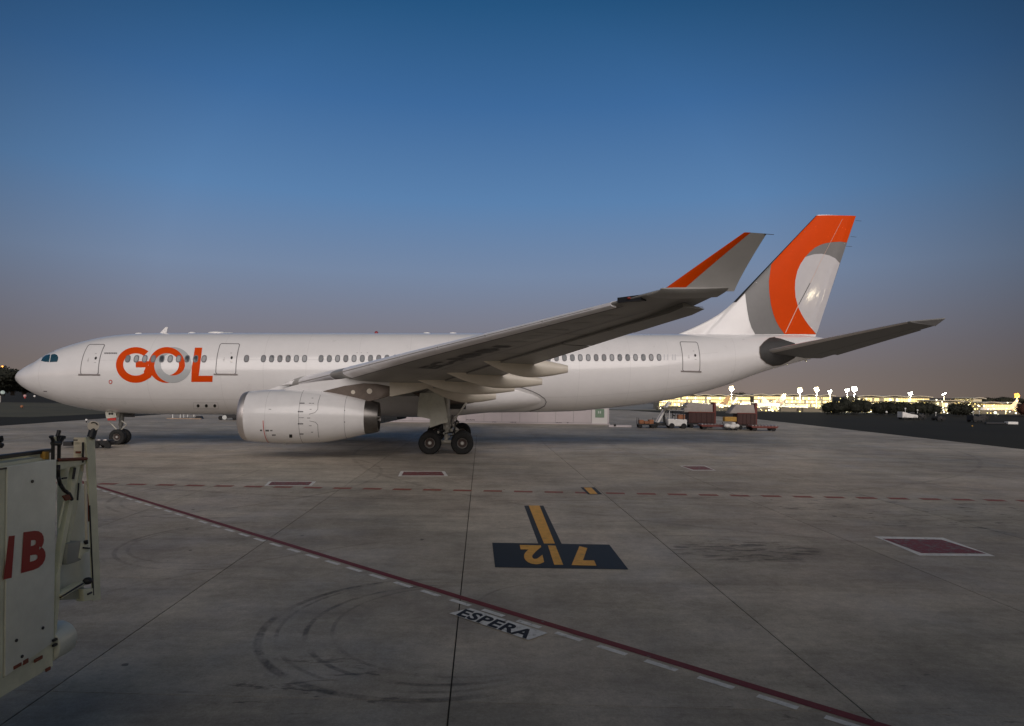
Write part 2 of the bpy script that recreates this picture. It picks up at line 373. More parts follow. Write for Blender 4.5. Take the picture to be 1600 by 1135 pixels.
# solid red line with a white dashed line beside it
ra, rb = ground(120, 747), ground(1335, 1132)
rpts = [ground(*p) for p in ((60, 728), (152, 762), (430, 845), (733, 937), (1000, 1020), (1180, 1077), (1345, 1135))]
d = (ground(1355, 1128)-ground(152, 760.3)).normalized(); rn = Vector((-d.y, d.x, 0))
A0 = ground(152, 760.3); Lr = (ground(1355, 1128)-A0).length
bm = bmesh.new(); gstrip(bm, A0-d*16, A0+d*(Lr+5), .17); bm_obj('red_boundary_line', bm, P_RED, apron)
dash0 = ground(1212, 1099.5); side = ((ground(770, 955.5)-A0).dot(rn)+(ground(1031.5, 1041)-A0).dot(rn)+(ground(1115, 1068)-A0).dot(rn))/3; dash1 = ground(733, 940.5)
s0 = (dash0-A0).dot(d); DP = (dash0-ground(1116, 1068.5)).length
DL = (ground(1244, 1110)-ground(1182, 1089)).length/2
n_d = int((s0+16)/DP)
for k in range(-2, n_d):
    s = s0-k*DP
    bm = bmesh.new(); gstrip(bm, A0+d*(s-DL)+rn*side, A0+d*(s+DL)+rn*side, .11); bm_obj('white_dash', bm, P_WHITE, apron)
# transverse broken red line
B0, B1 = ground(200, 757), ground(1600, 783); dd = (B1-B0).normalized(); LL = (B1-B0).length
n_s = int(LL/1.24)+14
for k in range(-4, n_s-6):
    s = k*1.19
    bm = bmesh.new(); gstrip(bm, B0+dd*s, B0+dd*(s+.72), .40); bm_obj('red_dash', bm, P_ORD, apron)
# yellow lead-in with black edging and stand number
gpoly('black_edging', [(819, 790.5), (849, 790.5), (878, 851), (841, 850)], P_BLK, .004)
gpoly('yellow_line', [(826, 790.5), (843, 790.5), (867, 850), (850, 850)], P_YEL, .008)
gpoly('black_number_box', [(769, 848.5), (952, 851.5), (982, 890.5), (773.5, 887)], P_BLK, .006)
gpoly('black_edging', [(907, 762), (929, 762), (941, 773), (919, 773)], P_BLK, .008)
gpoly('yellow_line', [(912, 762.5), (924, 762.5), (934, 772.5), (922, 772.5)], P_YEL, .012)
def quad_map(c):   # bilinear from unit square to four pixel corners TL TR BR BL
    def f(u, v):
        x = (1-u)*(1-v)*c[3][0]+u*(1-v)*c[2][0]+u*v*c[1][0]+(1-u)*v*c[0][0]
        y = (1-u)*(1-v)*c[3][1]+u*(1-v)*c[2][1]+u*v*c[1][1]+(1-u)*v*c[0][1]
        return x, y
    return f
def ground_glyph(name, polys, corners, m, z):
    G4 = [ground(*c) for c in corners]
    xs_ = [p[0] for q_ in polys for p in q_]; ys_ = [p[1] for q_ in polys for p in q_]
    x0, x1, y0, y1 = min(xs_), max(xs_), min(ys_), max(ys_)
    bm = bmesh.new()
    for q_ in polys:
        f = []
        for p in q_:
            u, v = (p[0]-x0)/(x1-x0), (p[1]-y0)/(y1-y0)
            w = G4[3]*(1-u)*(1-v)+G4[2]*u*(1-v)+G4[1]*u*v+G4[0]*(1-u)*v
            f.append(bm.verts.new((w.x, w.y, z)))
        bm.faces.new(f)
    bmesh.ops.remove_doubles(bm, verts=bm.verts, dist=.0005)
    return bm_obj(name, bm, m, apron)
def rev(polys): return [[(-x, -y) for x, y in p] for p in polys]
# numerals stand upside down in the view, read from the aircraft's side: corners TL TR BR BL in the photo
ground_glyph('numeral', rev(text_polys('2', 1, .055)), [(812, 852.5), (845, 853), (852, 883), (818, 882.5)], P_YEL, .012)
ground_glyph('numeral', rev(text_polys('1', 1, .10)), [(856, 853), (868, 853.5), (880, 883.5), (866, 883.5)], P_YEL, .012)
ground_glyph('numeral', rev(text_polys('7', 1, .055)), [(884, 854), (918, 854.5), (932, 885), (893, 884)], P_YEL, .012)
# ESPERA plate
gpoly('white_word_plate', [(735, 951.5), (856, 990.5), (826, 1001.5), (702, 959.5)], P_WHITE, .012)
ground_glyph('painted_word', text_polys('ESPERA', 1, .035, .0, 1.08), [(728, 953), (840, 989), (822, 1000), (712, 962.5)], P_BLKT, .016)
# red boxes with white outlines
for (a, b_, c, d_) in (((626, 736.5), (695, 736.5), (700, 744.5), (622, 744.5)), ((420, 752.5), (494, 752.5), (487, 759.5), (413, 759.5)), ((1061, 728), (1102, 728), (1119, 735.5), (1082, 735.5)), ((1366, 838.5), (1473, 840.5), (1555, 869.5), (1437, 868.5))):
    gpoly('white_box_outline', [a, b_, c, d_], P_WHITE, .004)
    cx = sum(p[0] for p in (a, b_, c, d_))/4; cy = sum(p[1] for p in (a, b_, c, d_))/4
    gpoly('red_box', [(cx+(p[0]-cx)*.86, cy+(p[1]-cy)*.76) for p in (a, b_, c, d_)], P_RED2, .008)

# ------------------------------------------------------------------ the airliner
air = empty('airliner', NP, TH)
tag(air, 'large white twin-engine airliner with orange lettering parked across the apron', 'airliner')
def A(a, b, z): return Vector((a, -b, z))
# silhouette of the fuselage read off the photograph
top_px = [(26.5, 591), (28.5, 586), (31.7, 582.3), (36, 578), (43, 574), (52, 569), (63.5, 563.7), (78, 554.5), (95, 546.4), (110, 541), (127, 536), (150, 530.2), (170, 526.4), (190, 523.8), (220, 521.8), (250, 521), (300, 520.8), (400, 520.8), (600, 521), (800, 521.6), (900, 522), (1000, 522.3), (1100, 522.5), (1200, 523), (1250, 524), (1280, 527), (1298, 533), (1312, 540)]
bot_px = [(26.5, 591), (28.5, 595), (31.7, 599), (38, 604), (47.6, 610), (63.5, 618), (89, 626.8), (111, 633.8), (143, 640.2), (162, 642.8), (190, 645.3), (225, 647.3), (300, 648), (400, 648), (600, 646.8), (800, 644.6), (860, 643.8), (900, 642.6), (940, 639), (1000, 632.5), (1062, 621.6), (1125, 605), (1187, 582.8), (1225, 571.5), (1269, 560), (1290, 555), (1312, 549)]
TT = [PL(x, y, 0) for x, y in top_px]; BB = [PL(x, y, 0) for x, y in bot_px]
a0 = TT[0][0]
def smooth_interp(pts, key=lambda a: math.sqrt(max(a-a0, 0))):
    X = np.array([key(p[0]) for p in pts]); Y = np.array([p[1] for p in pts])
    dl = np.diff(Y)/np.diff(X); m = np.zeros(len(X)); m[0] = dl[0]; m[-1] = dl[-1]
    for i in range(1, len(X)-1):
        if dl[i-1]*dl[i] > 0:
            w1 = 2*(X[i+1]-X[i])+(X[i]-X[i-1]); w2 = (X[i+1]-X[i])+2*(X[i]-X[i-1]); m[i] = (w1+w2)/(w1/dl[i-1]+w2/dl[i])
    def f(a):
        x = min(max(key(a), X[0]), X[-1]); i = int(min(max(np.searchsorted(X, x)-1, 0), len(X)-2))
        h = X[i+1]-X[i]; t = (x-X[i])/h
        return float((2*t**3-3*t**2+1)*Y[i]+(t**3-2*t**2+t)*h*m[i]+(-2*t**3+3*t**2)*Y[i+1]+(t**3-t**2)*h*m[i+1])
    return f
fT, fB = smooth_interp(TT), smooth_interp(BB)
WW = [(0, 0), (.12, .40), (.35, .70), (.8, 1.08), (1.5, 1.5), (2.5, 1.92), (4, 2.34), (6, 2.68), (8, 2.8), (9.5, 2.82), (20, 2.82), (38, 2.82), (42, 2.68), (46, 2.34), (50, 1.84), (53, 1.36), (56, .78), (58, .35), (59, .2)]
fW = smooth_interp([(a0+x, y) for x, y in WW])
aEnd = TT[-1][0]
def sec(a):
    t, b = fT(a), fB(a); return (t+b)/2, max((t-b)/2, 1e-4), max(fW(a), 1e-4)
def b_surf(a, z):
    c, r, w = sec(max(min(a, aEnd), a0+.001)); q_ = (z-c)/r
    return w*math.sqrt(max(1-q_*q_, 0))
def surf(px, py, off=0):
    b = 2.4
    for _ in range(26):
        a, z = PL(px, py, b); b += .7*(b_surf(a, z)-b)
    a, z = PL(px, py, b)
    return a, b, z
def onskin(px, py, off):
    a, b, z = surf(px, py); c, r, w = sec(a)
    n = Vector((0, -b/(w*w), (z-c)/(r*r))).normalized()
    return A(a, b, z)+n*off
NS, NR = 150, 72
bm = bmesh.new(); rings = []
for i in range(NS+1):
    u = i/NS; s = u
    a = a0+(aEnd-a0)*(s**1.6 if s < 1 else 1)
    c, r, w = sec(a)
    if i == 0: rings.append([bm.verts.new(A(a, 0, c))]); continue
    rings.append([bm.verts.new(A(a, w*math.sin(2*math.pi*k/NR), c+r*math.cos(2*math.pi*k/NR))) for k in range(NR)])
for k in range(NR): bm.faces.new((rings[0][0], rings[1][k], rings[1][(k+1) % NR]))
for r0, r1 in zip(rings[1:-1], rings[2:]):
    for k in range(NR): bm.faces.new((r0[k], r0[(k+1) % NR], r1[(k+1) % NR], r1[k]))
bm.faces.new(rings[-1])
fus = bm_obj('fuselage', bm, WHITE, air, 'auto')
bm = bmesh.new(); c, r, w = sec(aEnd)
tube(bm, A(aEnd-.02, 0, c), A(aEnd+.05, 0, c), r*.7, n=20)
bm_obj('exhaust_outlet', bm, BLACK, fus)
def decal(name, polys, m, off, parent, step=6, mirror=True, smooth=True, mapf=None, key=None):
    """flat print wrapped on the skin, on the port side and mirrored to starboard"""
    objs = []
    bm = grid_poly(polys, step)
    pts = [(mapf or (lambda x, y: onskin(x, y, off)))(v.co.x, v.co.y) for v in bm.verts]
    for v, p in zip(bm.verts, pts): v.co = p
    bm2 = bm.copy() if mirror else None
    bm.normal_update()
    for f in bm.faces:
        if f.normal.y > 0: f.normal_flip()
    o = bm_obj(name, bm, m, parent, smooth, recalc=False); objs.append(o)
    if bm2:
        for v in bm2.verts: v.co.y = -v.co.y
        for f in bm2.faces:
            f.normal_update()
            if f.normal.y < 0: f.normal_flip()
        objs.append(bm_obj(name, bm2, m, parent, smooth, recalc=False))
    return objs
def ell(cx, cy, rx, ry, n=40, a0_=0, a1=2*math.pi):
    return [(cx+rx*math.cos(a0_+(a1-a0_)*i/n), cy+ry*math.sin(a0_+(a1-a0_)*i/n)) for i in range(n+(1 if abs(a1-a0_) < 6.28 else 0))]
# cockpit glazing
cw1 = [(64, 564.3), (66.5, 559.5), (70.5, 556.2), (74.5, 554.7), (78.6, 554.2), (76.6, 566.2), (70, 565.6)]
cw2 = [(80, 554.8), (82, 553.9), (86, 553.6), (89.3, 555.2), (91, 558.5), (90.6, 562.5), (89.2, 565.7), (77.8, 566.2)]
for w_ in (cw1, cw2): decal('cockpit_window', [w_], COCKPIT, .012, air, 3)
# forward facing panes (seen only from ahead)
for s in (1, -1):
    bm = bmesh.new(); pts = []
    for a_, f_ in ((2.05, .12), (2.85, .12), (2.95, .52), (2.2, .62)):
        c, r, w = sec(a0+a_); b_ = w*f_; z_ = c+r*math.sqrt(1-f_*f_); pts.append(A(a0+a_, b_*s, z_+.02))
    bm.faces.new([bm.verts.new(p) for p in pts]); bm_obj('windscreen', bm, COCKPIT, air)
# cabin windows
def px_a(px, py):
    a, b, z = surf(px, py); return a, z
wins = []
for k in range(10): wins.append((200+13.22*k, 560.9))
wins.append((385.2, 560.6))
for k in range(6): wins.append((411.7+12.85*k, 560.6))
nwn = 42
for k in range(nwn+1):
    t_ = k/nwn
    wins.append((501.7+(1029.7-501.7)*(t_*1.028-.028*t_*t_), 560.6-1.9*t_))
pane_tones = [mat('pane_reflection_pale', (.34, .35, .36), .4), mat('pane_reflection_mid', (.20, .21, .22), .35), GLASSW]  # pale and mid panes have a reflection painted into their colour
win_rs = random.Random(3)
def window_mesh(cx_px, cy_px):
    a, b, z = surf(cx_px, cy_px)
    return a, z
pane_bm_cache = {}
for wi, (wx, wy) in enumerate(wins):
    a, b, z = surf(wx, wy)
    for s in (1, -1):
        bmF = bmesh.new(); bmP = bmesh.new()
        for bm_, hw, hh, off in ((bmF, .165, .245, .021), (bmP, .11, .18, .027)):
            vs_ = []
            for i in range(16):
                th = 2*math.pi*i/16; ex = 2/2.6
                u = math.copysign(abs(math.cos(th))**ex, math.cos(th))*hw; v = math.copysign(abs(math.sin(th))**ex, math.sin(th))*hh
                vs_.append(bm_.verts.new(A(a+u, s*(b_surf(a+u, z+v)+off), z+v)))
            cv = bm_.verts.new(A(a, s*(b_surf(a, z)+off), z))
            for i in range(16): bm_.faces.new((vs_[i], vs_[(i+1) % 16], cv) if s < 0 else (vs_[(i+1) % 16], vs_[i], cv))
        fo = bm_obj('cabin_window', bmF, mat('window_surround_dark', (.13, .135, .15), .4) if win_rs.random() < .8 else SEAM, air, True)
        bm_obj('pane', bmP, win_rs.choices(pane_tones, (.35, .4, .25))[0], fo, True)
# doors
def lerp(p, q_, t): return (p[0]+(q_[0]-p[0])*t, p[1]+(q_[1]-p[1])*t)
def door(tl, tr, br, bl, bow=0):
    # edges follow constant stations on the body
    at = [surf(*p)[0] for p in (tl, tr, br, bl)]; zt_ = (surf(*tl)[2]+surf(*tr)[2])/2; zb = (surf(*bl)[2]+surf(*br)[2])/2
    aL, aR = (at[0]+at[3])/2, (at[1]+at[2])/2
    def mp(off):
        def f(u, v):
            c, r, w = sec(u); b = b_surf(u, v); n = Vector((0, -b/(w*w), (v-c)/(r*r))).normalized(); return A(u, b, v)+n*off
        return f
    R = .12
    rect = [(aL+R*(1-math.cos(t)), zb+R*(1-math.sin(t))) for t in (0, .5, 1.05, 1.57)]
    def rr(x0, x1, y0, y1, R):
        o = []
        for (cx, cy, s_) in ((x1-R, y1-R, 0), (x0+R, y1-R, 1), (x0+R, y0+R, 2), (x1-R, y0+R, 3)):
            for i in range(5):
                t = math.pi/2*(s_+i/4); o.append((cx+R*math.cos(t), cy+R*math.sin(t)))
        return o
    o = rr(aL, aR, zb, zt_, .12)
    dn = decal('door', [o], WHITE, .01, air, .25, mapf=mp(.008))
    for d_i, dob in enumerate(dn):
        pass
    decal('door_seam', ribbon(o+[o[0]], .045), SEAM, 0, dn[0], .25, mapf=mp(.016))
    m_ = (aL+aR)/2+.18; zz = zb+(zt_-zb)*.53
    decal('door_window', [ell(m_+.12, zz, .075, .1, 12)], BLACK, 0, dn[0], .5, mapf=mp(.018))
    decal('door_handle', [[(m_-.42, zz-.16), (m_-.30, zz-.16), (m_-.30, zz-.12), (m_-.42, zz-.12)], [(m_-.36, zz-.26), (m_-.33, zz-.26), (m_-.33, zz+.02), (m_-.36, zz+.02)], [(m_-.02, zz+.28), (m_+.1, zz+.28), (m_+.1, zz+.33), (m_-.02, zz+.33)], [(m_+.06, zz-.3), (m_+.2, zz-.3), (m_+.2, zz-.26), (m_+.06, zz-.26)]], SEAMT, 0, dn[0], .5, mapf=mp(.018))
    for s in (1, -1):
        bm = bmesh.new()
        tube(bm, A(aL-.12, s*(b_surf(aL, zb)+.01), zb-.03), A(aR+.12, s*(b_surf(aR, zb)+.01), zb-.03), .05, n=8)
        bm_obj('door_sill', bm, mat('sill_metal', (.30, .27, .26), .5, metal=.4), dn[0] if s > 0 else dn[1])
door((140.4, 538.7), (165.7, 538.7), (152.3, 585.3), (124.6, 585))
door((345.3, 537.5), (374, 537.5), (369.5, 584.8), (336.5, 584.5))
door((1062.5, 534.8), (1089.5, 534.8), (1092.5, 580), (1066, 580))
# emergency / cargo details
decal('access_panel_outline', ribbon([(302, 629.5), (340, 629.5), (341.5, 636), (341, 639), (303, 639), (302, 629.5)], .5), SEAMT, .008, air, 8)
for x in (309.6, 322.4, 335.6): decal('vent_hole', [ell(x, 634.3, 2.3, 2.6, 12)], BLACK, .01, air, 9)
decal('static_port_ring', [ell(172.8, 597, 3, 3.4, 14)], REDP, .008, air, 9)
decal('static_port_plate', [ell(172.8, 597, 1.7, 2, 12)], WHITE, .012, air, 9)
decal('small_placard', [[(68, 611), (73.5, 611), (73.5, 612.3), (68, 612.3)]], SEAM, .008, air, 9)
# body joints
seam_polys = []
def ring_seam(a_, w_=.02, z0=.02, z1=.98):
    bm = bmesh.new(); vs_ = []
    c, r, w = sec(a_)
    for k in range(NR+1):
        t = 2*math.pi*k/NR
        p = [A(x, (sec(x)[2]+.004)*math.sin(t), sec(x)[0]+(sec(x)[1]+.004)*math.cos(t)) for x in (a_, a_+w_)]
        vs_.append([bm.verts.new(v) for v in p])
    for k in range(NR): bm.faces.new((vs_[k][0], vs_[k+1][0], vs_[k+1][1], vs_[k][1]))
    return bm
for x in (411, 478, 760, 905, 1148):
    bm_obj('skin_joint', ring_seam(surf(x, 575)[0], .014), mat('skin_joint_line', (.60, .59, .59), .45), air)
for zf in (.30, -.62):
    for s in (1, -1):
        bm = bmesh.new(); prev = None
        for i in range(90):
            a = a0+6+(aEnd-a0-16)*i/89; c, r, w = sec(a); z = c+r*zf
            cur = [bm.verts.new(A(a, s*(b_surf(a, zz)+.005), zz)) for zz in (z, z+.012)]
            if prev: bm.faces.new((prev[0], prev[1], cur[1], cur[0]))
            prev = cur
        bm_obj('lap_joint', bm, mat('skin_joint_line', (.60, .59, .59), .45), air)
for x in (230, 345, 560, 640, 700, 830, 985, 1045):
    bm_obj('skin_joint', ring_seam(surf(x, 575)[0], .012), mat('skin_joint_line', (.60, .59, .59), .45), air)
bm_obj('radome_joint', ring_seam(surf(60, 590)[0], .016), mat('skin_joint_line', (.60, .59, .59), .45), air)
# small print by the first door and over the windows
def wrap_text(txt, x0, y0, w_px, h_px, m, name, bold=0, shear=0, off=.01, step=6):
    ps = text_polys(txt, 1, bold, shear); xs_ = [p[0] for q_ in ps for p in q_]; ys_ = [p[1] for q_ in ps for p in q_]
    lx, hx, ly, hy = min(xs_), max(xs_), min(ys_), max(ys_)
    return [[(x0+(p[0]-lx)/(hx-lx)*w_px, y0-(p[1]-ly)/(hy-ly)*h_px) for p in q_] for q_ in ps]
decal('small_lettering', [[(163.4+1.25*i, 551.0+.5*(i % 2)), (164.3+1.25*i, 551.0+.5*(i % 2)), (164.1+1.25*i, 553.4-.3*(i % 3)), (163.2+1.25*i, 553.4-.3*(i % 3))] for i in range(16)], INK, .008, air, 9, smooth=False)
decal('small_lettering', [[(x, 551), (x+2.2, 551), (x+2.2, 552), (x, 552)] for x in (557, 563.5, 573)], SEAMT, .008, air, 9, smooth=False)
decal('small_lettering', [[(x, 554), (x+2, 554), (x+2, 563), (x, 563)] for x in (1037, 1042, 1050, 1054)], mat('faint_grey_print', (.62, .62, .64), .4), .008, air, 9, smooth=False)
# ---- the orange and grey word on the forward body
def Z2(x, y): return (150+x/6.4, 510+y/6.4)
def arc(cx, cy, rx, ry, d0, d1, n):  # degrees, counted anticlockwise from the right, y up
    return [(cx+rx*math.cos(math.radians(d0+(d1-d0)*i/n)), cy-ry*math.sin(math.radians(d0+(d1-d0)*i/n))) for i in range(n+1)]
def band(cx, cy, rx, ry, cx2, cy2, rx2, ry2, d0, d1, n=36):
    return [Z2(*p) for p in arc(cx, cy, rx, ry, d0, d1, n)+arc(cx2, cy2, rx2, ry2, d1, d0, n)]
gl = band(398, 388, 198, 178, 398, 383, 126, 111, 50, 322, 48)
gl2 = [Z2(*p) for p in [(398, 350), (530, 350), (520, 412), (494, 412), (398, 412)]]
gl3 = [Z2(*p) for p in [(490, 411), (521, 411), (545, 440), (572, 470), (560, 500), (545, 512), (515, 530), (500, 482), (480, 452)]]
gl3 = [Z2(*p) for p in [(494, 410), (560, 380), (580, 455), (548, 512), (500, 540), (478, 452), (490, 430)]]
decal('letter_g', [gl], ORANGE, .010, air, 5)
decal('letter_g', [gl2], ORANGE, .0115, air, 5)
decal('letter_g', [gl3], ORANGE, .013, air, 5)
decal('letter_o_grey', [band(770, 388, 187, 178, 770, 382, 122, 111, -180, 0, 48)], LGREY, .017, air, 5)
decal('letter_o_grey', [band(770, 388, 187, 178, 770, 382, 122, 111, 0, 100, 30)], LGREY, .012, air, 5)
decal('letter_o_grey', [band(770, 388, 187, 178, 770, 382, 122, 111, 100, 180, 30)], LGREY, .0125, air, 5)
decal('letter_o_orange', [band(708, 388, 182, 178, 708, 382, 122, 111, 0, 180, 48)], ORANGE, .015, air, 5)
decal('letter_o_orange', [band(708, 388, 182, 178, 708, 382, 122, 111, -180, 0, 48)], ORANGE, .0145, air, 5)
decal('letter_l', [[Z2(*p) for p in [(990, 215), (1063, 215), (1040, 400), (1028, 495), (1168, 495), (1165, 557), (953, 557), (957, 420)]]], ORANGE, .010, air, 5)
# roof fittings
def roof(px, py=521): a, z = PL(px, py, 0); return a, fT(a)
a, z = roof(255); bm = bmesh.new()
prism(bm, [A(a-.25, -.03, z-.05), A(a+.2, -.03, z-.05), A(a+.32, -.03, z+.42), A(a+.16, -.03, z+.42)], (0, -1, 0), .06); bm_obj('blade_antenna', bm, WHITE, air)
a, z = roof(339); bm = bmesh.new(); ball(bm, A(a, 0, z-.02), 1, (.62, .35, .16)); bm_obj('antenna_fairing', bm, WHITE, air, True)
a, z = roof(358); bm = bmesh.new(); box(bm, A(a, 0, z), (.5, .2, .08)); bm_obj('antenna_base', bm, LGREY, air)
a, z = roof(588); bm = bmesh.new(); ball(bm, A(a, 0, z+.02), .13, u=12, v=8); bm_obj('beacon_light', bm, mat('red_beacon', (.3, .02, .03), .3), air, True)
for x in (667, 708, 217, 300):
    a, z = roof(x); bm = bmesh.new(); ball(bm, A(a, 0, z), 1, (.26, .12, .09), 12, 8); bm_obj('antenna_bump', bm, WHITE, air, True)
# ---- belly fairing
bm = bmesh.new(); rings = []
aF0, aF1 = 15.2, PL(853, 627, 2.6)[0]+.4
for i in range(41):
    u = i/40; a = aF0+(aF1-aF0)*u
    g = min(1, (u/.22)**.6 if u < .22 else 1) if u < .5 else min(1, max((1-u)/.34, 0)**.55)
    zc_ = 3.75+.0165*(a-28.85)
    bot = 2.03 if u < .62 else 2.03+(u-.62)/.38*.55
    hw = 1.9+1.18*g; hh = (zc_-bot)*(.72+.28*g)
    ring = []
    for k in range(25):
        t = math.radians(-205+230*k/24); ex = 2/2.5
        ring.append(bm.verts.new(A(a, math.copysign(abs(math.cos(t))**ex, math.cos(t))*hw, zc_+math.copysign(abs(math.sin(t))**ex, math.sin(t))*hh)))
    rings.append(ring)
for r0, r1 in zip(rings[:-1], rings[1:]):
    for k in range(24): bm.faces.new((r0[k], r0[k+1], r1[k+1], r1[k]))
bm.faces.new(rings[0]); bm.faces.new(rings[-1])
bell = bm_obj('belly_fairing', bm, WHITE, air, 'auto')
seam_px = [(790, 602.5), (803, 603), (818, 606.5), (832, 611.5), (843, 617), (851, 623), (853.5, 628), (851, 634), (842, 639), (828, 642.5)]
decal('fairing_edge', ribbon(seam_px, 1.0), SEAM, .03, bell, 8)
# ---- wings
def naca(x): return 5*(.2969*math.sqrt(max(x, 0))-.126*x-.3516*x*x+.2843*x**3-.1036*x**4)
WS = [(1.5, 17.6, 4.00, 28.9, 3.45, .14), (3.0, 18.7, 4.20, 29.4, 3.62, .14), (9.5, 22.85, 4.82, 30.2, 4.33, .125), (17, 27.65, 5.60, 32.75, 5.25, .11), (24, 32.15, 6.28, 35.3, 6.02, .105), (27.6, 34.45, 6.64, 36.8, 6.46, .10), (28.9, 35.3, 6.80, 37.25, 6.86, .09)]
def wsec(b):
    for s0_, s1_ in zip(WS[:-1], WS[1:]):
        if b <= s1_[0] or s1_ is WS[-1]:
            t = (b-s0_[0])/(s1_[0]-s0_[0]); return [p+(q_-p)*t for p, q_ in zip(s0_, s1_)]
def wpt(b, x, up, off=0, s=1, sect=wsec):
    _, al, zl, at_, zt_, tc_ = sect(b)
    ch = at_-al; th = tc_*ch*naca(x); cam_ = .018*ch*math.sin(math.pi*x)*(1 if x < .9 else .9)
    z = zl+(zt_-zl)*x+cam_+(th*(1.0) if up else -th)+(off if up else -off)
    return A(al+ch*x, b*s, z)
XS = [0, .004, .012, .03, .06, .1, .16, .24, .34, .45, .57, .7, .82, .92, 1]
def loft(name, bs, s, mt, parent, x0=0, x1=1, off=0, sect=wsec, cap=True, smooth='auto', upx1=None):
    bm = bmesh.new(); rings = []
    X = [x for x in XS if x0 < x < x1]; X = [x0]+X+[x1]
    for b in bs:
        pts = [wpt(b, x, True, off, s, sect) for x in X[::-1]]+[wpt(b, x, False, off, s, sect) for x in (X[1:] if x0 == 0 else X)]
        rings.append([bm.verts.new(p) for p in pts])
    n = len(rings[0])
    for r0, r1 in zip(rings[:-1], rings[1:]):
        for k in range(n): bm.faces.new((r0[k], r0[(k+1) % n], r1[(k+1) % n], r1[k]))
    if cap: bm.faces.new(rings[0]); bm.faces.new(rings[-1])
    return bm_obj(name, bm, mt, parent, smooth)
def lin(a, b, n): return [a+(b-a)*i/n for i in range(n+1)]
SLAT = mat('slat_paint', (.86, .84, .86), .3, coat=.4, vary=.08, vscale=2)
def quad_strip(name, fn, us, mt, parent, w):
    """narrow strip following fn(u) -> (b, x) on the lower wing skin"""
def canoe(name, px_tip, px_nose, b, s, width, z_off, parent, dh):
    pass
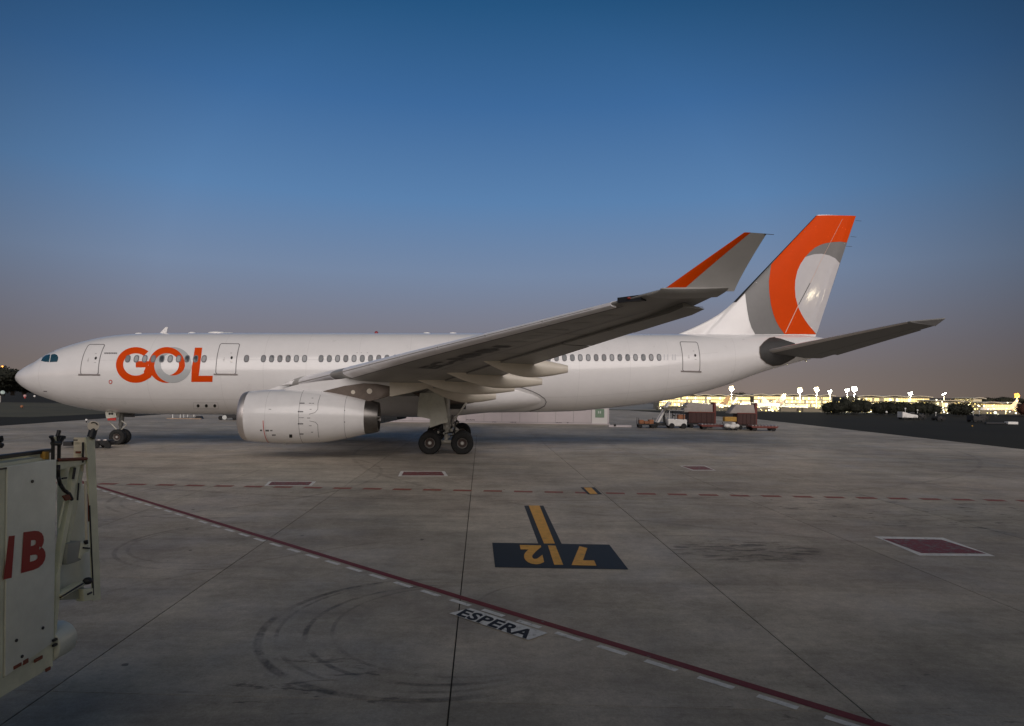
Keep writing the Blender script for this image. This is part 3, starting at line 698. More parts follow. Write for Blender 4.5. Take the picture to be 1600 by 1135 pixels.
for s in (1, -1):
    wg = loft('wing', [1.5, 3, 5, 7, 9.5, 12, 14.5, 17, 19.5, 22, 24, 26.5, 28.9], s, WINGG, air)
    # slats: separate leading edge pieces
    for (b0, b1) in ((4.2, 8.6), (10.1, 12.9), (12.94, 15.7), (15.74, 18.6), (18.64, 21.6), (21.64, 24.5), (24.54, 27.3)):
        loft('slat', lin(b0, b1, 3), s, SLAT, wg, 0, .075, .022)
    # ailerons and flaps: trailing edge panels a little proud and drooped
    def te_sect(dz):
        def f(b):
            q_ = list(wsec(b)); q_[4] -= dz; return q_
        return f
    for nm, b0, b1, x0_, dz in (('aileron', 22.0, 24.6, .74, .09), ('aileron', 24.66, 27.9, .74, .10), ('flap', 10.0, 21.9, .74, .10), ('flap', 3.4, 9.9, .76, .12)):
        loft(nm, lin(b0, b1, 6), s, WINGG, wg, x0_, 1.035, .012, te_sect(dz))
    # lower skin joints
    def skin_strip(b0, x0_, b1, x1_, w_, mt, nm='skin_joint', n=10, off=.012):
        bm = bmesh.new(); prev = None
        for i in range(n+1):
            t = i/n; b = b0+(b1-b0)*t; x = x0_+(x1_-x0_)*t
            if abs(b1-b0) > .5: p, q_ = wpt(b, x, False, off, s), wpt(b, x+w_/(wsec(b)[3]-wsec(b)[1]), False, off, s)
            else: p, q_ = wpt(b, x, False, off, s), wpt(b+w_, x, False, off, s)
            cur = (bm.verts.new(p), bm.verts.new(q_))
            if prev: bm.faces.new((prev[0], prev[1], cur[1], cur[0]))
            prev = cur
        bm_obj(nm, bm, mt, wg)
    skin_strip(3.3, .735, 27.9, .73, .07, SEAM, n=30, off=.02)
    skin_strip(3.3, .08, 27.5, .08, .05, SEAM, n=30, off=.02)
    skin_strip(3.6, .45, 27.5, .50, .025, SEAM, n=30)
    for b in (9.0, 10.0, 14.6, 19.2, 23.5): skin_strip(b, .14, b, .72, .03, SEAM)
    # access hatches along the lower skin
    for k in range(14):
        b = 11.3+k*1.15; bm = bmesh.new(); vs_ = []
        for i in range(14):
            t = 2*math.pi*i/14; ch = wsec(b)[3]-wsec(b)[1]
            vs_.append(bm.verts.new(wpt(b+.22*math.cos(t), .33+.34/ch*math.sin(t), False, .008, s)))
        bm.faces.new(vs_); bm_obj('access_hatch', bm, mat('hatch_grey', (.30, .295, .28), .45), wg)
    # registration under the port wing
    if s == 1:
        ps = text_polys('EC-NNH', 1, .05); xs_ = [p[0] for q_ in ps for p in q_]; lx, hx = min(xs_), max(xs_)
        bm = bmesh.new()
        for q_ in ps:
            f = [bm.verts.new((p[0], p[1], 0)) for p in q_]; bm.faces.new(f)
        for v in bm.verts:
            u = (v.co.x-lx)/(hx-lx); b = 14.6+u*6.2; x = .40-.20*(v.co.y)*1.0
            v.co = wpt(b, x-.0, False, .022, 1)
        bm_obj('registration_lettering', bm, mat('faded_dark_lettering', (.09, .09, .09), .5), wg)
    # flap track fairings
    def fairing(tip, nose, b, h, w_, mt=FAIRG, drop=.0, tail=.34):
        at_, zt_ = PL(*tip, b); an, zn = PL(*nose, b)
        n = 22; bm = bmesh.new(); rings = []
        for i in range(n+1):
            u = i/n; a = an+(at_-an)*u
            wsx = wsec(b); xw = (a-wsx[1])/(wsx[3]-wsx[1])
            zu = (wpt(b, min(max(xw, 0), 1), False).z+.12) if xw < .97 else None
            if u < .55: hh = h*math.sin(math.pi/2*(u/.55))**.8
            else: hh = h*(1-(1-tail)*((u-.55)/.45)**1.5)
            hh = max(hh, .02)
            zline = zn+(zt_-zn)*u-h*.42*math.sin(math.pi*min(u*1.0, 1))
            wv = w_*(math.sin(math.pi/2*min(u/.5, 1))**.7)*(1 if u < .6 else 1-.62*((u-.6)/.4)**1.4)
            wv = max(wv, .015)
            rings.append([bm.verts.new(A(a, (b+wv*math.cos(t)*abs(math.cos(t))**(-.15 if abs(math.cos(t)) > .01 else 0))*s, zline+hh*math.sin(t))) for t in [2*math.pi*k/20+.001 for k in range(20)]])
        for r0, r1 in zip(rings[:-1], rings[1:]):
            for k in range(20): bm.faces.new((r0[k], r0[(k+1) % 20], r1[(k+1) % 20], r1[k]))
        bm.faces.new(rings[0]); bm.faces.new(rings[-1])
        f_ = bm_obj('flap_track_fairing', bm, mt, air, 'auto')
        # grey aft cone seam
        i = 14; bm = bmesh.new(); a = an+(at_-an)*.42
        return f_
    fairing((887, 577), (738, 553), 16.9, .48, .32)
    fairing((847, 596.5), (678, 572), 13.3, .48, .32)
    fairing((804, 605), (642, 589), 10.6, .46, .32, tail=.5)
    fairing((775, 619), (662, 603), 8.0, .46, .32, tail=.42)
    fairing((740, 627), (640, 612), 5.0, .34, .26, TITAN)
    # pylon
    def pyl(pts, b, hw, mt, nm, parent=air):
        P_ = [PL(*p, b) for p in pts]; bm = bmesh.new()
        prism(bm, [A(a, (b+hw)*s, z) for a, z in P_], (0, 1 if s > 0 else -1, 0), 2*hw)
        es = [e for e in bm.edges]
        bmesh.ops.bevel(bm, geom=es, offset=.03, segments=2, profile=.6, affect='EDGES')
        return bm_obj(nm, bm, mt, parent, 'auto')
    py = pyl([(446, 606.5), (470, 600.5), (500, 596), (535, 592.5), (560, 587), (600, 583), (611, 590), (611, 604), (590, 600.5), (569, 599.4), (539, 603.6), (513, 610), (500, 616), (460, 618)], 9.37, .24, FAIRG if False else NACW, 'pylon')
    pa = pyl([(505, 612), (513.5, 609.6), (539, 603.4), (569, 599), (590, 600.2), (609, 603.5), (609, 619), (590, 624.5), (575, 628), (560, 625)], 9.37, .255, TITAN, 'pylon_heat_shield')
    for (x, y, r_) in ((552.8, 613, 3.2), (578.2, 611.5, 4.2)):
        a, z = PL(x, y, 9.37); bm = bmesh.new(); tube(bm, A(a, (9.37+.25)*s, z), A(a, (9.37+.262)*s, z), r_/28, n=20); bm_obj('round_cover', bm, FAIRG, pa)
    fr = pyl([(609.5, 594), (650, 594), (700, 597), (672, 606), (640, 614), (609.5, 620.5)], 9.37, .28, FAIRG, 'pylon_aft_fairing')
    # root fillet
    fl = [PL(*p, 3.05) for p in ((436, 604), (455, 596), (475, 590), (500, 586.5), (535, 585.8), (546, 588), (548, 593), (520, 596), (480, 600))]
    bm = bmesh.new(); prism(bm, [A(a, 3.0*s, z) for a, z in fl], (0, -s, 0), .25)
    bmesh.ops.bevel(bm, geom=bm.edges[:], offset=.08, segments=3, profile=.5, affect='EDGES'); bm_obj('wing_root_fillet', bm, WHITE, air, 'auto')
    # winglet
    b0, b1 = 28.85, 29.95
    LEp = [PL(1034, 455, b0), PL(1163, 363.5, b1)]; TEp = [PL(1147, 455.5, b0), PL(1198, 365.5, b1)]
    bm = bmesh.new(); rings = []
    for i in range(9):
        t = i/8; tb = t**1.5 if t < 1 else 1
        le = [LEp[0][j]+(LEp[1][j]-LEp[0][j])*t for j in (0, 1)]; te = [TEp[0][j]+(TEp[1][j]-TEp[0][j])*t for j in (0, 1)]
        b = b0+(b1-b0)*(.25*t+.75*tb); ch = te[0]-le[0]
        X = [0, .01, .04, .1, .2, .23, .35, .5, .7, .88, 1]
        pts = [A(le[0]+ch*x, (b+.045*ch*naca(x)*2)*s, le[1]+(te[1]-le[1])*x) for x in X[::-1]]+[A(le[0]+ch*x, (b-.045*ch*naca(x)*2)*s, le[1]+(te[1]-le[1])*x) for x in X[1:-1]]
        rings.append([bm.verts.new(p) for p in pts])
    n = len(rings[0])
    for r0, r1 in zip(rings[:-1], rings[1:]):
        for k in range(n): bm.faces.new((r0[k], r0[(k+1) % n], r1[(k+1) % n], r1[k]))
    bm.faces.new(rings[0]); bm.faces.new(rings[-1])
    wl = bm_obj('winglet', bm, WLETG, air, 'auto')
    # orange leading band of the winglet, wrapped round its edge
    bm = bmesh.new(); rr_ = []
    for i in range(17):
        t = .06+.94*i/16; tb = t**1.5
        le = [LEp[0][j]+(LEp[1][j]-LEp[0][j])*t for j in (0, 1)]; te = [TEp[0][j]+(TEp[1][j]-TEp[0][j])*t for j in (0, 1)]
        b = b0+(b1-b0)*(.25*t+.75*tb); ch = te[0]-le[0]; lim = .27
        X = [0, .01, .03, .07, .13, .2, lim]; row = []
        for sd, xs_ in ((1, X[::-1]), (-1, X[1:])):
            for x in xs_: row.append(bm.verts.new(A(le[0]+ch*x-.006, (b+sd*(.045*ch*naca(x)*2+.006))*s, le[1]+(te[1]-le[1])*x)))
        rr_.append(row)
    for r0, r1 in zip(rr_[:-1], rr_[1:]):
        for k in range(len(r0)-1): bm.faces.new((r0[k], r0[k+1], r1[k+1], r1[k]))
    bm_obj('orange_band', bm, ORANGE, wl, True)
    # curved blend from wing tip into winglet
    bm = bmesh.new(); rings = []
    for (b, dz, k_) in ((28.5, 0, 1), (28.8, .0, .95), (28.95, .03, .75), (29.02, .07, .3)):
        q_ = wsec(min(b, 28.9)); al, at_ = q_[1], q_[3]+.02; ch = at_-al
        X = [0, .01, .04, .1, .2, .35, .5, .7, .88, 1]
        pts = [A(al+ch*x, b*s, q_[2]-.02+(q_[4]-q_[2])*x+dz+.04*ch*naca(x)*2*k_) for x in X[::-1]]+[A(al+ch*x, b*s, q_[2]-.02+(q_[4]-q_[2])*x+dz-.04*ch*naca(x)*2*k_) for x in X[1:-1]]
        rings.append([bm.verts.new(p) for p in pts])
    n = len(rings[0])
    for r0, r1 in zip(rings[:-1], rings[1:]):
        for k in range(n): bm.faces.new((r0[k], r0[(k+1) % n], r1[(k+1) % n], r1[k]))
    bm.faces.new(rings[0]); bm.faces.new(rings[-1])
    bm_obj('wing_tip_fairing', bm, WLETG, air, 'auto')
    q_ = wsec(28.0)
    bm = bmesh.new(); box(bm, A(q_[1]+.06, 27.85*s, q_[2]+.0), (.25, .9, .16), Matrix.Rotation(s*.62, 3, 'Z')); bm_obj('slat_end_gap', bm, BLACKM, wg)
    bm = bmesh.new(); ball(bm, A(q_[1]-.02, 27.95*s, q_[2]+.02), .04, (2.4, 1, 1), 10, 6); bm_obj('navigation_light', bm, mat('dark_red_lens', (.25, .03, .02), .2), wg, True)
    for (x, y, b) in ((1163+34, 366, 29.95), (1120, 453, 28.8), (1088, 479.5, 27)):
        a, z = PL(x, y, b); bm = bmesh.new(); tube(bm, A(a-.05, b*s, z), A(a+.22, b*s, z-.01), .008, n=6); bm_obj('static_wick', bm, BLACKM, air)
    # linkage under the wing
    bm = bmesh.new(); p1, p2, p3 = PL(803, 549.5, 15.2), PL(848, 536.5, 17.2), PL(861, 539.5, 17.4)
    tube(bm, A(p1[0], 15.2*s, p1[1]), A(p2[0], 17.2*s, p2[1]), .035, n=8); tube(bm, A(p2[0], 17.2*s, p2[1]), A(p3[0], 17.4*s, p3[1]), .06, n=8)
    bm_obj('flap_linkage_rod', bm, WHITE, air)
    bm = bmesh.new(); p1 = PL(857, 541, 17.4); box(bm, A(p1[0]+.05, 17.45*s, p1[1]), (.35, .12, .16)); bm_obj('linkage_bracket', bm, BLACKM, air)
    for (x, y) in ((951, 503), (960, 501)):
        p1 = PL(x, y, 21.8); bm = bmesh.new(); box(bm, A(p1[0], 21.8*s, p1[1]), (.11, .05, .22), Matrix.Rotation(.5, 3, 'Y')); bm_obj('drain_mast', bm, BLACKM, air)
    # ---- engine
    be = 9.37
    prof_px = [(377.2, 0), (390, 39), (417, 41.2), (465, 42.3), (503, 40.2), (539, 34.6), (572, 27.2)]
    ac = [PL(x, 650, be)[0] for x, _ in prof_px]; ze = PL(470, 651, be)[1]; zt2 = PL(590, 652, be)[1]
    sc_ = [(F/((45.17+a*st+0)-be*ct)) for a in ac]
    rad = [r/k for (_, r), k in zip(prof_px, sc_)]
    aL = ac[0]+.12
    cowl = smooth_interp([(aL+.38, rad[1]), (ac[2], rad[2]), (ac[3], rad[3]), (ac[4], rad[4]), (ac[5], rad[5]), (ac[6], rad[6])], key=lambda a: a)
    AE = Matrix.Identity(4)
    def ez(a): return ze+(zt2-ze)*(a-ac[3])/(ac[6]-ac[3]) if a > ac[3] else ze+(a-ac[3])*.0
    def elathe(name, prof, mt, parent, n=56):
        bm = bmesh.new(); rings = []
        for a, r_ in prof: rings.append([bm.verts.new(A(a, (be+r_*math.cos(2*math.pi*k/n))*s, ez(a)+r_*math.sin(2*math.pi*k/n))) for k in range(n)])
        for r0, r1 in zip(rings[:-1], rings[1:]):
            for k in range(n): bm.faces.new((r0[k], r0[(k+1) % n], r1[(k+1) % n], r1[k]))
        return bm_obj(name, bm, mt, parent, 'auto')
    lipa = aL+.38
    nac = elathe('engine_nacelle', [(a, cowl(a)) for a in lin(lipa, ac[6], 26)]+[(ac[6], rad[6]-.06), (ac[6]-.5, rad[6]-.12)], NACW, air)
    lip = [(lipa, rad[1])]+[(aL+.38-.38*math.sin(t), rad[1]-.19+.19*math.cos(t)) for t in lin(.25, math.pi, 10)]+[(aL+1.2, rad[1]-.42)]
    elathe('intake_lip', lip, METAL, nac)
    elathe('intake_duct', [(aL+.38, rad[1]-.385), (aL+1.35, rad[1]-.40), (aL+1.4, .02)], DMETAL, nac)
    bm = bmesh.new()
    for k in range(26):
        t = 2*math.pi*k/26; u = Vector((0, math.cos(t), math.sin(t))); v = Vector((0, -math.sin(t), math.cos(t)))
        c0 = A(aL+1.25, be*s, ze)
        f = [bm.verts.new(c0+u*r_+v*o_+Vector((x_, 0, 0))) for r_, o_, x_ in ((.2, .02, 0), (rad[1]-.42, .16, -.05), (rad[1]-.42, -.12, .1), (.2, -.02, .05))]; bm.faces.new(f)
    fb = bm_obj('fan_blades', bm, DMETAL, nac)
    bm = bmesh.new(); tube(bm, A(aL+.85, be*s, ze), A(aL+1.3, be*s, ze), .02, .3, 20); bm_obj('spinner', bm, BLACKM, nac, 'auto')
    aN, rN = ac[6], rad[6]
    aX = PL(592.3, 652, be)[0]
    elathe('exhaust_nozzle', [(aN-.02, rN-.015), (aN+.3, rN-.05), (aX, rN-.15), (aX, rN-.2), (aX-.9, rN-.3), (aX-1.2, .3)], DMETAL, nac)
    bm = bmesh.new(); tube(bm, A(aX-1.3, be*s, zt2), A(aX+.05, be*s, zt2), .42, .1, 20); bm_obj('exhaust_cone', bm, DMETAL, nac, 'auto')
    # cowl joints and markings, ray mapped on the nacelle's outboard side
    def cmap(off):
        def f(x, y):
            b = be+1.2
            for _ in range(14):
                a, z = PL(x, y, b); r_ = cowl(min(max(a, lipa), ac[6])); q2 = r_*r_-(z-ez(a))**2; b = b*.4+.6*(be+math.sqrt(max(q2, .0004)))
            a, z = PL(x, y, b); n_ = Vector((0, -(b-be), z-ez(a))).normalized()
            p = A(a, b, z)+n_*off
            return Vector((p.x, p.y*s, p.z))
        return f
    def cring(a_, w_, mt, t0=0, t1=2*math.pi, off=.004, nm='cowl_joint'):
        bm = bmesh.new(); prev = None
        for k in range(49):
            t = t0+(t1-t0)*k/48
            cur = [bm.verts.new(A(x, (be+(cowl(min(x, ac[6]))+off)*math.cos(t))*s, ez(x)+(cowl(min(x, ac[6]))+off)*math.sin(t))) for x in (a_, a_+w_)]
            if prev: bm.faces.new((prev[0], prev[1], cur[1], cur[0]))
            prev = cur
        bm_obj(nm, bm, mt, nac)
    for x, mt, w_ in ((414, SEAMT, .014), (467, SEAM, .018), (536.5, SEAM, .016), (499, SEAM, .016)):
        if x == 499:
            continue
        cring(PL(x, 650, be+1.4)[0], w_, mt)
    cring(PL(411, 665, be+1.4)[0], .035, REDP, -1.35, -.12, .008, 'red_stripe')
    polys = ribbon([(502, 613), (497, 630), (496.5, 640), (492, 645), (483, 647.5)], .7)+ribbon([(484, 658), (493, 660), (496.5, 664), (497, 675), (499, 689)], .7)
    decal('cowl_panel_edge', polys, SEAM, 0, nac, 6, mirror=False, mapf=cmap(.006), smooth=False)
    polys = []
    for (x, y, w_, h_) in ((468, 629.5, 8, 1.8), (465.5, 642.5, 8.5, 2), (465.5, 661.5, 8.5, 2), (468, 677.5, 6.5, 1.8), (483, 630, 4, 1), (488, 630, 3, 1), (484, 639.5, 3, .9), (467, 652.5, 8, .8), (480, 653, 5, 1), (483, 665, 4, 1), (486, 675, 3.5, 1), (487, 622, 3, .8), (406.5, 671.5, 3.5, 2.4), (415, 671.8, 5.5, 2.6), (422.5, 672, 3.5, 2), (425, 679, 6, 2), (420, 639.5, 4, .8), (538, 641, 1.5, 1.5), (538, 659, 1.5, 1.5)):
        nseg = max(int(w_/1.3), 1)
        for k in range(nseg):
            x0_ = x+k*w_/nseg; polys.append([(x0_, y), (x0_+w_/nseg*.75, y), (x0_+w_/nseg*.75, y+h_), (x0_, y+h_)])
    decal('small_lettering', polys, INK, 0, nac, 9, mirror=False, mapf=cmap(.006), smooth=False)
    decal('vent_opening', [[(451.8, 679), (456.6, 679), (456.8, 684), (452, 684)]], BLACK, 0, nac, 9, mirror=False, mapf=cmap(.008), smooth=False)
    bm = bmesh.new(); p1 = PL(444, 695, be); tube(bm, A(p1[0], be*s, ze-rad[3]+.02), A(p1[0]+.05, be*s, ze-rad[3]-.09), .04, n=8); bm_obj('drain_mast', bm, NACW, nac)

    # ---- tailplane
    TS = [(.6, 50.6, 6.75, 56.4, 6.5, .10), PL(1475, 497.5, 9.7)]
    tipLE = PL(1448, 503.5, 9.6); tipTE = PL(1455, 508.5, 9.5)
    def tsec(b):
        r0 = (.9, 50.9, 6.88, 55.75, 6.60, .10); r1 = (9.4, tipLE[0]-.9, tipLE[1]+.04, tipTE[0]+.35, tipTE[1], .08)
        t = (b-r0[0])/(r1[0]-r0[0]); return [p+(q_-p)*t for p, q_ in zip(r0, r1)]
    tp = loft('tailplane', [.7, 2, 3.5, 5, 6.5, 8, 9.0, 9.4], s, mat('tailplane_grey', (.17, .17, .165), .5, vary=.15), air, sect=tsec)
    loft('elevator', [1.9, 4, 6, 8.4], s, mat('tailplane_grey', (.2, .2, .2)), tp, .72, 1.05, .012, tsec)
    loft('tailplane_leading_edge', [1.2, 3, 5, 7, 9.2], s, METAL, tp, 0, .07, .008, tsec)
    bm = bmesh.new(); tq = tsec(9.4); tpx = PL(1476, 497, 9.75)
    prism(bm, [A(tq[1], 9.38*s, tq[2]+.03), A(tpx[0], 9.8*s, tpx[1]), A(tq[3], 9.38*s, tq[4]+.02)], (0, 0, -1), .06); bm_obj('tailplane_tip', bm, MGREY, tp)
    # fin
# seal plate round the tailplane root
sp_ = [(180, 350), (250, 270), (340, 205), (430, 190), (520, 205), (640, 245), (760, 280), (870, 420), (850, 470), (760, 520), (640, 590), (530, 640), (400, 655), (290, 610), (200, 530), (178, 440)]
pp = [(1170+x/10.667, 510+y/10.667) for x, y in sp_]
sl = decal('tailplane_seal_plate', [pp], SEALD, .015, air, 5)
decal('seal_rim', ribbon(pp[-7:]+pp[:4], 1.1), TITAN, .035, sl[0], 5)
# ---- fin
def V5(x, y): return (1000+x/3.2, 320+y/3.2)
def pr(poly): return [PL(*p, .12) for p in poly]
le_main = pr([V5(885, 53), V5(470, 488)]); te_main = pr([V5(1085, 54), V5(885, 650)])
dors = pr([V5(470, 488), V5(440, 515), V5(400, 546), V5(350, 576), V5(300, 601), V5(245, 626), V5(188, 649)])
def line_a(l, z): t = (z-l[0][1])/(l[1][1]-l[0][1]); return l[0][0]+(l[1][0]-l[0][0])*t
def le_full(z):
    if z >= dors[0][1]: return line_a(le_main, z)
    for p, q_ in zip(dors[:-1], dors[1:]):
        if z >= q_[1]: t = (z-p[1])/(q_[1]-p[1]); return p[0]+(q_[0]-p[0])*t
    return dors[-1][0]
def fin_half(a, z):
    l, t = line_a(le_main, z), line_a(te_main, z); x = (a-l)/(t-l); ch = t-l
    h = .5*.11*ch*naca(x)*2*.5*2 if 0 <= x <= 1 else 0
    lf = le_full(z)
    d = max(a-lf, 0); h2 = .10*min(1, (d/.25)**.5)
    x_te = max(t-a, 0); h2 *= min(1, x_te/.5)
    return max(h, h2)
zT = (le_main[0][1]+te_main[0][1])/2; zB = dors[-1][1]-.15
bm = bmesh.new(); rings = []
for i in range(61):
    z = zT+(zB-zT)*i/60; z2 = z
    l, t = le_full(z), line_a(te_main, z)
    X = [(k/40)**1.5 for k in range(41)]
    pts = [A(l+(t-l)*x, fin_half(l+(t-l)*x, z), z) for x in X]+[A(l+(t-l)*x, -fin_half(l+(t-l)*x, z), z) for x in X[-2:0:-1]]
    rings.append([bm.verts.new(p) for p in pts])
n = len(rings[0])
for r0, r1 in zip(rings[:-1], rings[1:]):
    for k in range(n): bm.faces.new((r0[k], r0[(k+1) % n], r1[(k+1) % n], r1[k]))
bm.faces.new(rings[0]); bm.faces.new(rings[-1])
fin = bm_obj('fin', bm, WHITE, air, 'auto')
def fmap(off):
    def f(x, y):
        a, z = PL(x, y, .12)
        return A(a, fin_half(a, z)+off, z)
    return f
orange = [V5(*p) for p in [(886, 54), (1083, 55), (1037, 188), (1000, 185), (960, 188), (925, 194), (900, 202), (870, 217), (845, 238), (820, 265), (797, 298), (780, 335), (770, 380), (768, 420), (772, 465), (787, 515), (805, 550), (825, 580), (850, 611), (884, 648), (716, 648), (690, 615), (672, 585), (658, 550), (645, 500), (638, 440), (638, 385), (648, 330), (655, 300), (700, 250), (780, 165), (840, 102)]]
whitep = [V5(*p) for p in [(470, 488), (524, 440), (524, 480), (528, 530), (536, 580), (548, 618), (566, 651), (380, 651), (188, 649), (245, 626), (300, 601), (350, 576), (400, 546), (440, 515)]]
disc = [V5(*p) for p in [(1002, 292), (975, 268), (945, 254), (905, 247), (865, 250), (835, 259), (820, 265), (797, 298), (780, 335), (770, 380), (768, 420), (772, 465), (787, 515), (805, 550), (825, 580), (850, 611), (884, 646), (892, 630)]]
greyp = [V5(*p) for p in [(524, 440), (524, 480), (528, 530), (536, 580), (548, 618), (566, 650), (885, 648), (1084, 56), (886, 54), (700, 250), (640, 314)]]
decal('orange_paint_arc', [orange], ORANGE, 0, fin, 4, mapf=fmap(.024))
decal('grey_paint_field', [greyp], MGREY, 0, fin, 4, mapf=fmap(.012))
decal('silver_paint_disc', [disc], DISCW, 0, fin, 4, mapf=fmap(.022))
decal('rudder_gap', ribbon([V5(1012, 72), V5(900, 285), V5(848, 392)], .5), mat('rudder_gap_pale', (.62, .40, .32), .5), 0, fin, 4, mapf=fmap(.03), smooth=False)
decal('rudder_gap', ribbon([V5(846, 395), V5(789, 500)], 1.0), BLACK, 0, fin, 4, mapf=fmap(.03), smooth=False)
decal('rudder_gap', ribbon([V5(787, 505), V5(722, 640)], .9), mat('rudder_gap_white', (.75, .6, .5), .5), 0, fin, 4, mapf=fmap(.03), smooth=False)
# leading edge strip of bare metal
bm = bmesh.new(); prev = None
for i in range(13):
    z = le_main[0][1]+(dors[0][1]-le_main[0][1])*i/12; l = line_a(le_main, z)
    cur = [bm.verts.new(A(l+d_, h_, z)) for d_, h_ in ((.16, fin_half(l+.16, z)+.006), (.05, fin_half(l+.05, z)+.012), (-.02, 0), (.05, -fin_half(l+.05, z)-.012), (.16, -fin_half(l+.16, z)-.006))]
    if prev:
        for k in range(4): bm.faces.new((prev[k], prev[k+1], cur[k+1], cur[k]))
    prev = cur
bm_obj('fin_leading_edge', bm, DMETAL, fin, True)
for (x, y) in ((1339, 345), (1331, 370), (1324, 385)):
    a, z = PL(x, y, 0); bm = bmesh.new(); tube(bm, A(a-.1, 0, z), A(a+.35, 0, z-.02), .012, n=6); bm_obj('static_wick', bm, BLACKM, fin)
a, z = PL(1259, 563.5, 0); bm = bmesh.new(); ball(bm, A(a, 0, z+.02), .10, u=10, v=6); bm_obj('tail_light', bm, mat('clear_lens', (.7, .7, .65), .1), air, True)

# ---- landing gear
def wheel(a, b, r, w, s=1, hub=True):
    bm = bmesh.new(); h = w/2; prof = [(-h*.75, r*.46), (-h*.95, r*.55), (-h, r*.72), (-h*.92, r*.90), (-h*.70, r*.975), (-h*.35, r), (0, r), (h*.35, r), (h*.70, r*.975), (h*.92, r*.90), (h, r*.72), (h*.95, r*.55), (h*.75, r*.46)]
    lathe(bm, prof, 'y', A(a, b*s, r*.975), 36)
    for x in (-.2, .2):
        pass
    t = bm_obj('wheel', bm, RUBBER, air, 'auto')
    bm = bmesh.new(); prof = [(-h*.72, r*.47), (-h*.55, r*.43), (-h*.3, r*.40), (-h*.25, r*.16), (-h*.6, r*.15), (-h*.62, .001)]
    lathe(bm, prof, 'y', A(a, b*s, r*.975), 28); lathe(bm, [(-x, y) for x, y in prof], 'y', A(a, b*s, r*.975), 28)
    bm_obj('rim', bm, RIM, t, 'auto')
    bm = bmesh.new(); lathe(bm, [(-h*.32, r*.39), (-h*.28, r*.17)], 'y', A(a, b*s, r*.975), 24); lathe(bm, [(h*.32, r*.39), (h*.28, r*.17)], 'y', A(a, b*s, r*.975), 24)
    bm_obj('brake_disc', bm, mat('dark_brake', (.05, .03, .025), .6), t, 'auto')
    bm = bmesh.new(); tube(bm, A(a, b*s-h*.78, r*.975), A(a, b*s+h*.78, r*.975), r*.10, n=14); bm_obj('hub_cap', bm, mat('hub_metal', (.7, .7, .68), .3, metal=.6), t, 'auto')
    return t
am = 28.85
for s in (1, -1):
    for da in (-.99, .99):
        for db in (-.70, .70): wheel(am+da, 5.34+db, .70, .50, s)
    bs = 5.34
    bm = bmesh.new(); tube(bm, A(am-1.05, bs*s, .70), A(am+1.05, bs*s, .70), .13, n=14)
    for da in (-.99, .99): tube(bm, A(am+da, (bs-.6)*s, .69), A(am+da, (bs+.6)*s, .69), .09, n=12)
    tube(bm, A(am, bs*s, .7), A(am, bs*s, 1.5), .13, n=16); tube(bm, A(am, bs*s, 1.45), A(am, (bs+.05)*s, 4.2), .21, n=18)
    leg = bm_obj('main_gear_leg', bm, STRUT, air, 'auto')
    bm = bmesh.new(); tube(bm, A(am+.1, bs*s, .95), A(am+.75, bs*s, 1.45), .05, n=8); tube(bm, A(am+.75, bs*s, 1.45), A(am+.15, bs*s, 1.95), .05, n=8); bm_obj('torque_link', bm, STRUT, leg, 'auto')
    bm = bmesh.new(); tube(bm, A(am, bs*s, 2.2), A(am-.1, (bs-2.3)*s, 3.4), .09, n=10); tube(bm, A(am+.2, bs*s, 1.7), A(am+1.6, (bs-.2)*s, 3.7), .07, n=10); bm_obj('side_brace', bm, STRUT, leg, 'auto')
    bm = bmesh.new()
    for i, (x0_, z0_, x1_, z1_, r_) in enumerate(((-.9, 1.0, -.25, 1.75, .035), (-.8, 1.2, .4, 1.3, .03), (.2, 1.1, .9, 1.25, .035), (.3, 1.25, .35, 2.4, .03), (-.3, 1.2, -.3, 2.3, .025), (.5, 1.2, .55, 2.0, .05), (-.75, 1.35, -.1, 1.45, .05))):
        tube(bm, A(am+x0_, (bs+.24)*s, z0_), A(am+x1_, (bs+.24)*s, z1_), r_, n=8)
    bm_obj('hydraulic_lines', bm, BLACKM, leg, 'auto')
    bm = bmesh.new()
    for (x, z_, r_) in ((-.5, 1.32, .07), (-.15, 1.25, .06), (.32, 1.45, .09), (.62, 1.5, .07), (-.85, 1.22, .06), (.0, 1.62, .10), (.85, 1.2, .06)): ball(bm, A(am+x, (bs+.27)*s, z_), r_, (1, 1, 1.3), 10, 7)
    bm_obj('gear_fitting', bm, STRUT, leg, True)
    # doors on the leg
    bu = bs+.42
    GD = mat('gear_door_paint', (.66, .66, .58), .28, coat=.3, vary=.1, vscale=2)
    d1 = [PL(*p, bu+.15) for p in ((656, 614), (692, 613), (697, 640), (699, 650), (672, 655), (652, 651), (653, 632))]
    bm = bmesh.new(); prism(bm, [A(a, (bu+.15)*s, z) for a, z in d1], (0, s, 0), .06); bmesh.ops.bevel(bm, geom=bm.edges[:], offset=.02, segments=2, affect='EDGES'); bm_obj('gear_door', bm, GD, air, 'auto')
    d2 = [PL(*p, bu+.22) for p in ((674, 637), (695, 634), (697.5, 645), (700, 660), (688, 663), (671, 669))]
    bm = bmesh.new(); prism(bm, [A(a, (bu+.22-.04*(z-2))*s, z) for a, z in d2], (0, s, 0), .05); bmesh.ops.bevel(bm, geom=bm.edges[:], offset=.02, segments=2, affect='EDGES'); bm_obj('leg_door', bm, GD, air, 'auto')
    bm = bmesh.new(); box(bm, A(am-.1, 4.0*s, 3.2), (2.6, 2.2, .9)); bm_obj('wheel_well', bm, BLACK, air)
